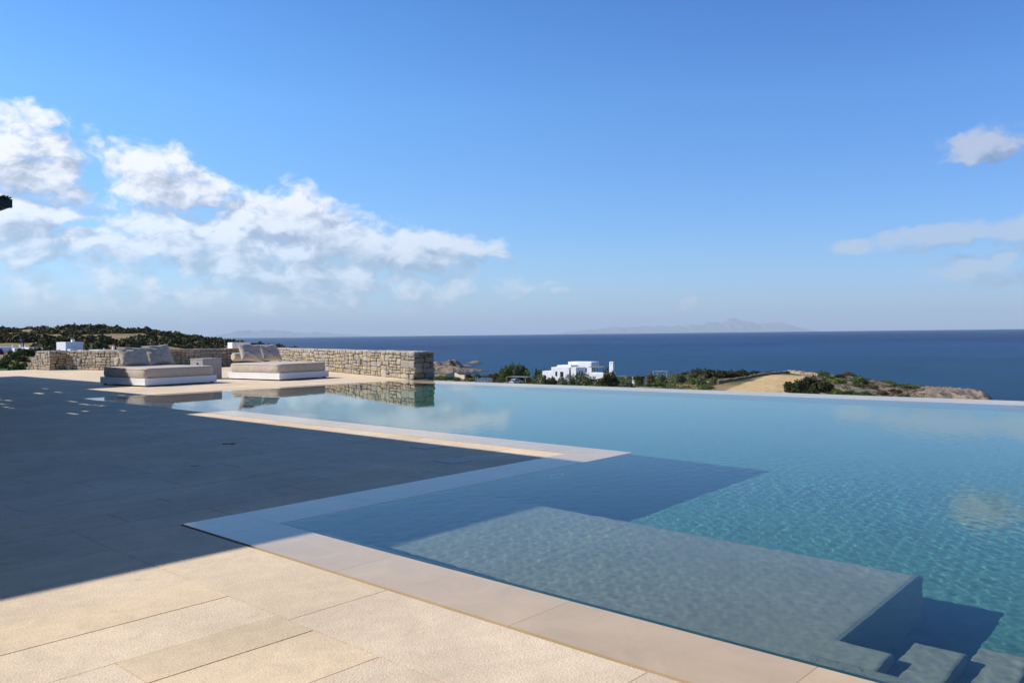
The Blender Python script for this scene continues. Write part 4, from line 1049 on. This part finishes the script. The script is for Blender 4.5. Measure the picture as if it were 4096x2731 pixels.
for a in ((15, 600, 72, 95, 'green', 'dark green bush at the left picture edge behind the terrace', {}), (170, 645, 84, 130, 'bright', 'round bright green bush left of the stone wall end', {}),
          (255, 590, 40, 60, 'olive', 'small grey bush touching the sloping end of the stone wall', {}), (60, 560, 70, 70, 'dark', 'dark bush behind the two near green bushes', {}),
          (130, 520, 90, 110, 'green', 'wide green bush below the white roofs at left', {}), (215, 470, 60, 85, 'green', 'green tree like bush below the utility poles', {}),
          (300, 480, 70, 95, 'dark', 'dark green bush behind the stone wall, left of the chimney house', {}), (390, 460, 60, 75, 'green', 'green bush just left of the stone wall top', {}),
          (470, 430, 55, 50, 'dark', 'dark bush left of the white chimney house', {}), (545, 425, 45, 50, 'olive', 'olive bush at the foot of the white chimney house', {}),
          (8, 460, 28, 70, 'violet', 'violet flowering bush cut by the left picture edge', {}), (980, 430, 45, 45, 'green', 'palm like green bush above the stone wall', {}),
          (240, 535, 70, 70, 'dark', 'dark bush low between the green ones at far left', {})):
    T1(*a[:6], group=G)
# shrubs and small tufts nobody could count: one object each
def scatter(name, spots, mat, nl, label, cat):
    rg_ = np.random.default_rng(3); VV, CC = [], []
    for (x, y, z, rw, rh) in spots:
        n = nl; P_ = rg_.normal(0, 1, (n, 3)); P_ /= np.linalg.norm(P_, axis=1)[:, None]; P_[:, 2] = np.abs(P_[:, 2]) ; P_ *= rg_.uniform(.6, 1.05, (n, 1)) * (1 + .25 * np.sin(P_[:, :1] * 5 + x) )
        P_ = P_ * [rw, rw, rh] + [x, y, z]
        a = rg_.normal(0, 1, (n, 3)); a /= np.linalg.norm(a, axis=1)[:, None]; b_ = np.cross(a, rg_.normal(0, 1, (n, 3))); b_ /= np.linalg.norm(b_, axis=1)[:, None]
        s = rw * rg_.uniform(.12, .26, (n, 1)); V_ = np.stack([P_ - a * s, P_ + b_ * s * .7, P_ + a * s, P_ - b_ * s * .7], 1).reshape(-1, 3); VV.append(V_)
        t = rg_.uniform(.65, 1.4) * rg_.uniform(.8, 1.2, n); w = rg_.uniform(.85, 1.25); CC.append(np.repeat(np.stack([t * w, t, t * .85], 1), 4, 0))
    V_ = np.vstack(VV); F_ = np.arange(len(V_)).reshape(-1, 4); o = np_mesh(name, V_, F_, mat, False, np.vstack(CC)); tag(o, label, cat, None, 'stuff'); return o
rgs = np.random.default_rng(12); spots = []
tries = 0
while len(spots) < 2600 and tries < 30000:
    tries += 1
    px = rgs.uniform(-330, 345); d = math.exp(rgs.uniform(math.log(165), math.log(540))); a_ = azpx(px); r = d / math.cos(R(a_ - YAW)) if abs(a_ - YAW) < 60 else d
    x, y = r * math.cos(R(a_)), r * math.sin(R(a_)); z = float(terr(a_, r))
    if z < SEA + 3: continue
    n = float(fbm(np.array(x / 28), np.array(y / 28), 3, 61)); crest = d > 395
    if not crest and n < .475: continue
    py = hor(px) + (1.55 - z) * 826 / d
    if 96 < px < 135 and 334.5 < py < 342: continue      # dry clearing
    if 50 < px < 62 and d > 380: continue
    if 18 < px < 62 and 329 < py < 333.5 and rgs.random() < .6: continue
    if (-40 < px < 46 or 52 < px < 93 or 98 < px < 125) and d < 245: continue
    rw = rgs.uniform(1.5, 3.6) * (1.15 if crest else 1); spots.append((x, y, z - .3, rw, rw * rgs.uniform(.5, .75)))
scatter('hillside_scrub', spots, LEAF['hill'], 170, 'dark green scrub covering the hill at left', 'scrub')
spots = []
for _ in range(900):
    px = rgs.uniform(805, 985); d = rgs.uniform(185, 262); a_ = azpx(px); r = d / math.cos(R(a_ - YAW)); x, y = r * math.cos(R(a_)), r * math.sin(R(a_)); z = float(terr(a_, r))
    if z < SEA + 1.5 or (px > 925 and rgs.random() < .6): continue
    rw = rgs.uniform(.3, .9); spots.append((x, y, z - .1, rw, rw * .7))
scatter('headland_tufts', spots, LEAF['brown'], 26, 'small grey brown tufts on the rocky headland', 'tufts')
spots = []
for _ in range(1500):
    px = rgs.uniform(425, 712); d = rgs.uniform(165, 285); a_ = azpx(px); r = d / math.cos(R(a_ - YAW)); x, y = r * math.cos(R(a_)), r * math.sin(R(a_)); z = float(terr(a_, r))
    rw = rgs.uniform(.4, 1.1); spots.append((x, y, z - .1, rw, rw * .6))
scatter('garden_ground_cover', spots, LEAF['green'], 26, 'low green garden plants around the white house', 'ground cover')

# ------------------------------------------------------------------ white house by the sea
def blk(mb, p, x, y, z0, z1, bev=0):   # p: near corner (x grows away right, y grows away left)
    mb.box(p[0], p[0] + x, p[1], p[1] + y, z0, z1, bev=bev)
HD = 220.0
def c6(cx, cy, d=HD): return at(537.5 + .05315 * cx, 350 + .05315 * cy, d)
H0 = c6(800, 500); hz0 = -12.8
house = empty('white_house', (H0.x, H0.y, hz0), R(6))
tag(house, 'white plastered cubic house with chimneys and terrace pergola by the sea', 'house')
Rinv = Matrix.Rotation(R(-6), 3, 'Z')
def hl(cx, cy, d):                 # to house-local coordinates
    q = Rinv @ (c6(cx, cy, d) - Vector((H0.x, H0.y, hz0))); return q
def hblock(cx, top, d, x, y, name='wall', base=0, mat='plaster', parapet=True):
    q = hl(cx, top, d); m = MB(); m.box(q.x, q.x + x, q.y, q.y + y, base, q.z, bev=.05)
    if parapet:
        pass
    m.build(name, MT[mat], house); return q
qM = hblock(1012, 217, 222, 4.1, 7.4)
qA2 = hblock(612, 280, 221, 4.0, 4.2)
qA = hblock(592, 318, 216, 4.0, 5.6)
qB = hblock(727, 322, 215, 4.5, 1.6)
qW = hblock(287, 390, 222, 4.0, 3.4)
qT = hblock(1245, 436, 213, 6.4, 6.3, 'terrace')
qr = hblock(690, 318, 217.5, 3.0, 3.0)
# chimneys
q = hl(640, 262, 217); m = MB(); m.box(q.x - .2, q.x + .35, q.y, q.y + .9, 0, q.z, bev=.04); m.build('chimney', MT['plaster'], house)
q = hl(1422, 212, 214.5); m = MB(); m.box(q.x, q.x + .75, q.y, q.y + 1.15, 0, q.z, bev=.04); tch = m.build('chimney', MT['plaster'], house)
m = MB(); m.box(q.x - .01, q.x + .02, q.y + .35, q.y + .85, q.z - .42, q.z - .28); m.build('smoke_outlet', MT['dark'], tch)
# roof terrace pergola
zp = qM.z - 1.35
m = MB(); m.box(qM.x + .3, qT.x + 4.6, qM.y - 4.6, qM.y + .0 - .05, zp, zp + .22); m.build('pergola_roof', MT['roofgrey'], house)
for (ox, oy, mt_) in ((qM.x + .45, qM.y - 4.4, 'metalgrey'), (qM.x + 3.5, qM.y - 2.6, 'dark'), (qM.x + 3.0, qM.y - 4.45, 'metalgrey'), (qT.x + 4.4, qM.y - 4.45, 'dark')):
    m = MB(); m.box(ox, ox + .13, oy, oy + .13, qT.z, zp); m.build('pergola_post', MT[mt_], house)
def win_left(q, cx0, cx1, cy0, cy1, mat='glass', d=None):     # window in a -x facing wall whose near corner is q
    dd = d; a0, a1 = hl(cx1, cy0, dd), hl(cx0, cy1, dd)
    # project along the wall plane x=q.x : use lateral scaling
    k = .05315 * dd / 826 / .80; y0 = q.y + (q.cxn - cx1) * k if hasattr(q, 'cxn') else 0
def wl(q, cxn, d, cx0, cx1, cy0, cy1, mat='glass'):
    k = .05315 * d / 826; y0 = q.y + (cxn - cx1) * k / .80; y1 = q.y + (cxn - cx0) * k / .80; z1 = hl(cxn, cy0, d).z; z0 = hl(cxn, cy1, d).z
    m = MB(); m.box(q.x - .03, q.x + .05, y0, y1, z0, z1); w = m.build('window', MT['brown' if mat == 'brown' else 'dark'], house)
    m = MB(); m.box(q.x - .04, q.x - .032, y0 + .07, y1 - .07, z0 + .07, z1 - .07); m.build('pane', MT['glass'], w)
def wr(q, cxn, d, cx0, cx1, cy0, cy1, mat='glass', name='window'):
    k = .05315 * d / 826; x0 = q.x + (cx0 - cxn) * k / .60; x1 = q.x + (cx1 - cxn) * k / .60; z1 = hl(cxn, cy0, d).z; z0 = hl(cxn, cy1, d).z
    m = MB(); m.box(x0, x1, q.y - .03, q.y + .05, z0, z1); w = m.build(name, MT['brown' if mat == 'brown' else 'shutter'], house)
    m = MB(); m.box(x0 + .07, x1 - .07, q.y - .04, q.y - .032, z0 + .07, z1 - .07); m.build('pane', MT['glass'], w)
wl(qA, 592, 216, 345, 380, 400, 486); wl(qA, 592, 216, 433, 490, 403, 500); wl(qM, 1012, 222, 905, 932, 328, 408)
wr(qB, 727, 215, 742, 763, 412, 475); wr(qB, 727, 215, 788, 812, 392, 482); wr(qB, 727, 215, 838, 862, 388, 480)
wr(qM, 1012, 222, 1030, 1050, 322, 430, 'brown', 'door'); wr(qM, 1012, 222, 1068, 1085, 316, 430, name='door'); wr(qM, 1012, 222, 1133, 1148, 310, 398)
# canvas awning below the terrace
m = MB(); P_ = []
q0 = hl(950, 482, 211); q1 = hl(1225, 540, 209)
for i in range(13):
    t = i / 12
    for dz_ in (0, .05):
        for w_ in (0, 1): P_.append((q0.x + (q1.x - q0.x) * t - 1.6 * w_, q0.y + (q1.y - q0.y) * t, q0.z + (q1.z - q0.z) * t - .5 * math.sin(math.pi * t) + dz_ + .25 * w_))
F_ = []
for i in range(12):
    a = i * 4; F_ += [(a, a + 1, a + 5, a + 4), (a + 2, a + 6, a + 7, a + 3), (a, a + 4, a + 6, a + 2), (a + 1, a + 3, a + 7, a + 5)]
m.add(P_, F_); m.build('awning', MT['sail'], house)

# garden pergola right of the house
def slabroof(name, label, cat, px, py, d, wx, wy, h, th, posts, roofmat='roofgrey', rz=6, group=None, pr=.11, postmat='metalgrey'):
    p = at(px, py, d); gz = min(ground_z(p.x, p.y), p.z - h + .6); o = empty(name, (p.x, p.y, gz), R(rz)); tag(o, label, cat, group); H = p.z - gz
    m = MB(); m.box(0, wx, 0, wy, H - th, H, bev=.02); m.build('roof', MT[roofmat], o)
    for (x, y, r, mt_) in posts:
        m = MB(); m.box(x * wx - r, x * wx + r, y * wy - r, y * wy + r, -.4, H - th); m.build('post', MT[mt_ or postmat], o)
    return o
pxy = lambda cx, cy: (537.5 + .05315 * cx, 350 + .05315 * cy)
slabroof('garden_pergola', 'flat grey roofed garden pergola just right of the white house', 'pergola', *pxy(1700, 488), 212, 3.2, 3.6, 2.4, .12, ((.05, .05, .1, 'dark'), (.05, .95, .1, 'dark'), (.95, .05, .25, 'shutter'), (.95, .95, .1, 'dark')))
slabroof('garden_pergola', 'vine grown garden pergola with a white pier, right of the flat roofed one', 'pergola', *pxy(1960, 486), 206, 2.8, 4.4, 2.7, .12, ((.1, .04, .1, 'dark'), (.12, .55, .28, 'plaster'), (.95, .1, .25, 'plaster'), (.95, .9, .12, 'dark')), 'brown')
T3(2330, 470, 52, 22, 'dark', 'dark vine lying on the roof of the garden pergola', depth=207, kind='flat', name='climbing_vine', cat='vine')
slabroof('pavilion', 'flat grey pavilion roof on posts above the olive grove', 'pavilion', *c4(250, 211), 262, 3.0, 5.2, 3.0, .2, ((.05, .05, .12, None), (.05, .95, .12, None), (.95, .05, .12, None), (.95, .95, .12, None)))
# carport with a car
px, py = c3(1100, 455)
cp = slabroof('carport', 'flat grey carport roof on thin posts below the tree clump', 'carport', px, py, 226, 3.6, 6.6, 2.3, .12, ((.03, .02, .06, None), (.03, .98, .06, None), (.97, .02, .06, None), (.97, .98, .06, None), (.03, .5, .06, None)))
def car(px, py, d, rz, label):
    p = at(px, py, d); gz = ground_z(p.x, p.y); o = empty('parked_car', (p.x, p.y, gz), rz); tag(o, label, 'car')
    sec = [(-2.1, .45, .62, .75), (-1.9, .3, .95, .84), (-1.2, .25, 1.0, .86), (-.6, .25, 1.42, .78), (.6, .25, 1.47, .78), (1.35, .25, 1.38, .76), (1.9, .28, .98, .84), (2.1, .4, .75, .8)]
    m = MB(); V_ = []; 
    for x, z0, z1, w in sec: 
        zb = min(.9, z1 - .05); V_ += [(x, -w, z0), (x, -w, zb), (x, -w * .82, z1), (x, w * .82, z1), (x, w, zb), (x, w, z0)]
    F_ = [(0, 1, 2, 3, 4, 5), tuple(range(47, 41, -1))]
    for k in range(7):
        for j in range(6): F_.append((k * 6 + j, k * 6 + 6 + j, k * 6 + 6 + (j + 1) % 6, k * 6 + (j + 1) % 6))
    m.add(V_, F_); m.build('body', MT['carpaint'], o)
    m = MB(); m.box(1.75, 1.98, -.62, .62, 1.0, 1.3); m.box(-.5, 1.3, -.795, .795, .95, 1.32); m.build('windows', MT['glass'], o)
    for sy_ in (-1, 1):
        m = MB(); m.box(2.0, 2.13, sy_ * .62 - .12, sy_ * .62 + .12, .72, .95, bev=.01); m.build('tail_lamp', MT['redlight'], o)
        for x in (-1.3, 1.3):
            m = MB(); m.tube([(x, sy_ * .66, .32), (x, sy_ * .87, .32)], .32, 16); m.build('wheel', MT['tyre'], o)
px, py = c3(990, 512); car(px, py, 224, R(190), 'silver hatchback parked under the flat grey carport')

# white picket fence by the pool edge, tan garden wall, path
def fence(px0, py0, px1, py1, d, h, label):
    p, q = at(px0, py0, d), at(px1, py1, d); o = empty('picket_fence', (p.x, p.y, p.z), math.atan2(q.y - p.y, q.x - p.x)); tag(o, label, 'fence'); L = (q - p).length
    m = MB(); x = 0; rg_ = random.Random(2)
    while x < L: m.box(x, x + .22, -.03, .03, -.8, h * rg_.uniform(.75, 1.1)); x += .36
    m.build('pickets', MT['white'], o)
    m = MB(); m.box(0, L, .035, .08, h * .25, h * .38); m.box(0, L, .035, .08, h * .7, h * .82); m.build('rails', MT['white'], o)
a0, a1 = c3(552, 505), c3(728, 510); fence(*a0, *a1, 205, 1.0, 'white picket fence among low plants behind the pool edge')
def lowwall(pts, h, th, label, mat, name='garden_wall', seed=1, rough=True):
    o = empty(name, pts[0]); tag(o, label, 'wall'); m = MB(); rg_ = random.Random(seed); b0 = Vector(pts[0])
    # stones heaped along the line
    for a, c in zip(pts, pts[1:]):
        a = Vector(a); c = Vector(c); L = (c - a).length; d = (c - a).normalized(); x = 0; ang = math.atan2(d.y, d.x)
        while x < L:
            w = rg_.uniform(.5, 1.1) if rough else L; pz = a + d * (x + w / 2) - b0
            T = Matrix.Translation(pz) @ Matrix.Rotation(ang + (rg_.uniform(-.15, .15) if rough else 0), 4, 'Z')
            hh_ = h * (rg_.uniform(.75, 1.1) if rough else 1); k = rg_.uniform(.75, 1.2)
            m.box(-w / 2 - .02, w / 2, -th / 2, th / 2, -.6, hh_ * .55, bev=.06 if rough else .01, T=T, col=(k, k, k)); 
            if rough: k = rg_.uniform(.7, 1.25); m.box(-w / 2 + .05, w / 2 - .08, -th / 2 + .04, th / 2 - .05, hh_ * .55, hh_, bev=.06, T=T, col=(k, k, k))
            else: m.box(-w / 2 - .02, w / 2, -th / 2 - .03, th / 2 + .03, hh_ * .551, hh_, bev=.01, T=T)
            x += w
    m.build('stonework', mat, o)
fs = pbr('field_stone_pieces', (.21, .155, .11), .95, .3, 1.5, vcol=True)
def hits(lst, cf):
    return [hit(*cf(*q))[0] for q in lst]
lowwall(hits([(330, 452), (385, 462), (440, 478)], c3), 1.1, .4, 'tan plastered garden wall by the bay', MT['straw'], rough=False)
lowwall(hits([(545, 285), (640, 268), (720, 255), (800, 240), (880, 228), (960, 225)], c4), .8, .8, 'brown dry stone wall along the left side of the straw field', fs, 'field_wall', 3)
lowwall(hits([(965, 222), (1040, 230), (1130, 240)], c4), 1.0, .8, 'sunlit dry stone wall along the top of the straw field', pbr('pale_field_stone', (.42, .31, .20), .95, .25, 1.5, vcol=True), 'field_wall', 5)
# path strips are part of the setting
def strip(name, a, c, cf, w, mat):
    p, q = hits([a], cf)[0], hits([c], cf)[0]; d = (q - p).normalized(); n = Vector((-d.y, d.x, 0)); V_ = []
    for i in range(25):
        t = p.lerp(q, i / 24)
        for s_ in (-w / 2, w / 2): x, y = t.x + n.x * s_, t.y + n.y * s_; V_.append((x, y, ground_z(x, y) + .12))
    o = np_mesh(name, V_, [(2 * i, 2 * i + 1, 2 * i + 3, 2 * i + 2) for i in range(24)], mat); tag(o, kind='structure')
strip('coast_path', (90, 440), (330, 446), c3, 5, MT['gravel'])

# ------------------------------------------------------------------ white houses and poles at left
def lhouse(px, py, d, parts, label, rz=6):
    p = at(px, py, d); gz = ground_z(p.x, p.y) - .5; o = empty('white_house', (p.x, p.y, gz), R(rz)); tag(o, label, 'house')
    s = d / 826
    for nm, dx_, w, dpt, top, mt_ in parts:    # offsets in picture pixels to the right, metres deep, top above py
        H = (p.z - gz) + top * s; lat_ = dx_ * s; m = MB()
        c_, s_ = math.cos(R(rz)), math.sin(R(rz)); vx = M_R.x * lat_; vy = M_R.y * lat_; lx = vx * c_ + vy * s_; ly = -vx * s_ + vy * c_
        ww = w * s / .75
        if nm == 'chimney':
            m.tube([(lx, ly, 0), (lx, ly, H * .8), (lx, ly, H * .93), (lx, ly, H)], [ww * .6, ww * .5, ww * .33, ww * .2], 10)
        elif nm == 'flue':      # curved parapet rising into a chimney
            pr_ = [(0, 0), (.08, .55), (.3, .25), (.65, .1), (1, .05)]; V_ = []
            base = H - 3.3 * s * 2.2
            for t, hh_ in [(0, 1), (.22, .97), (.34, .6), (.55, .3), (.8, .12), (1, .02)]:
                z = base + (H - base) * hh_; V_ += [(lx, ly - t * ww, 0), (lx, ly - t * ww, z), (lx + .6, ly - t * ww, z), (lx + .6, ly - t * ww, 0)]
            F_ = [(0, 1, 2, 3), (20, 23, 22, 21)]
            for k in range(5):
                for j in range(3): F_.append((k * 4 + j, k * 4 + 4 + j, k * 4 + 5 + j, k * 4 + 1 + j))
            m.add(V_, F_)
        elif nm == 'window': m.box(lx - .04, lx + .03, ly - ww, ly, H - dpt, H)
        else: m.box(lx, lx + dpt, ly - ww, ly, 0, H, bev=.04)
        m.build(nm, MT[mt_], o)
px, py = c1(590, 430)
lhouse(px, py, 170, [('wall', 0, 14.5, 3.5, 9.5, 'plaster_left'), ('window', 11.5, 2, .8, 6.6, 'shutter'), ('flue', 14.6, 6.5, .6, 12.0, 'plaster_left'), ('wall', 1.5, 19, 1.0, 2.6, 'plaster_left'), ('wall', 12, 20, .8, 1.4, 'plaster_left')],
       'white cubic house with a curved chimney above the stone wall at left')
px, py = c1(-40, 425)
lhouse(px, py, 190, [('wall', -20, 27, 5, 4.4, 'plaster_left'), ('wall', 9, 16, 4, 3.0, 'plaster_left'), ('wall', 24, 14, 3, 3.4, 'plaster_left'), ('chimney', 16.5, 1.3, 0, 6.0, 'plaster_left'), ('chimney', 24, 1.5, 0, 6.8, 'plaster_left'), ('chimney', 29, 1.1, 0, 5.8, 'plaster_left'), ('wall', 30, 12, 3, 2.4, 'plaster_left')],
       'long low white house with small round chimneys at the left picture edge')
px, py = c1(930, 430)
lhouse(px, py, 175, [('wall', 0, 15, 3, 1.9, 'plaster_left'), ('wall', 12, 14, 3, 1.2, 'plaster_left'), ('chimney', 15, 1.2, 0, 3.4, 'plaster_left'), ('chimney', 24.4, 1.8, 0, 5.3, 'plaster_left'), ('window', 3, 1.2, .4, 1.5, 'dark')],
       'low white house with two cone shaped chimneys above the stone wall')
def pole(cx, cyt, cyb, lean, label, mat, r=.12):
    px, pb = c1(cx, cyb); px2, pt = c1(cx + lean, cyt); d = 200; p, q = at(px, pb, d), at(px2, pt, d)
    o = empty('utility_pole', (p.x, p.y, ground_z(p.x, p.y))); tag(o, label, 'pole'); m = MB(); gz = o.location.z
    m.tube([(0, 0, -.3), (q.x - p.x, q.y - p.y, q.z - gz)], [r * 1.2, r * .8], 8); m.build('shaft', mat, o)
    m = MB(); t = Vector((q.x - p.x, q.y - p.y, q.z - gz)); m.box(t.x - .5, t.x + .5, t.y - .06, t.y + .06, t.z - .5, t.z - .38); m.build('crossarm', mat, o)
pole(207, 235, 380, 0, 'thin dark utility pole, left one of the dark pair', MT['dark'])
pole(247, 230, 380, -3, 'thin dark utility pole, right one of the dark pair', MT['dark'])
pole(222, 290, 372, -5, 'short pale pole between the two dark utility poles', MT['metalgrey'], .1)
# ruin on the hillside
lowwall(hits([(620, 245), (700, 248), (850, 252)], c1), 1.6, .8, 'long grey stone ruin among the scrub on the hill', fs, 'stone_ruin', 9)

# ------------------------------------------------------------------ sea haze
m = MB(); m.box(-86000, 86000, -86000, 86000, -160, 1500)
hzm = bpy.data.materials.new('sea_haze'); hzm.use_nodes = True; HN = NT(hzm.node_tree); hzm.node_tree.nodes.clear()
ho = HN.n('ShaderNodeOutputMaterial'); hv = HN.n('ShaderNodeVolumePrincipled'); hv.inputs['Color'].default_value = (.74, .88, 1.0, 1)
hv.inputs['Density'].default_value = 2.2e-5; hv.inputs['Anisotropy'].default_value = .0
hzm.node_tree.links.new(hv.outputs[0], ho.inputs['Volume'])
hz_ = m.build('haze', hzm); tag(hz_, kind='stuff', label='thin blue sea haze over the far water and islands', cat='haze')
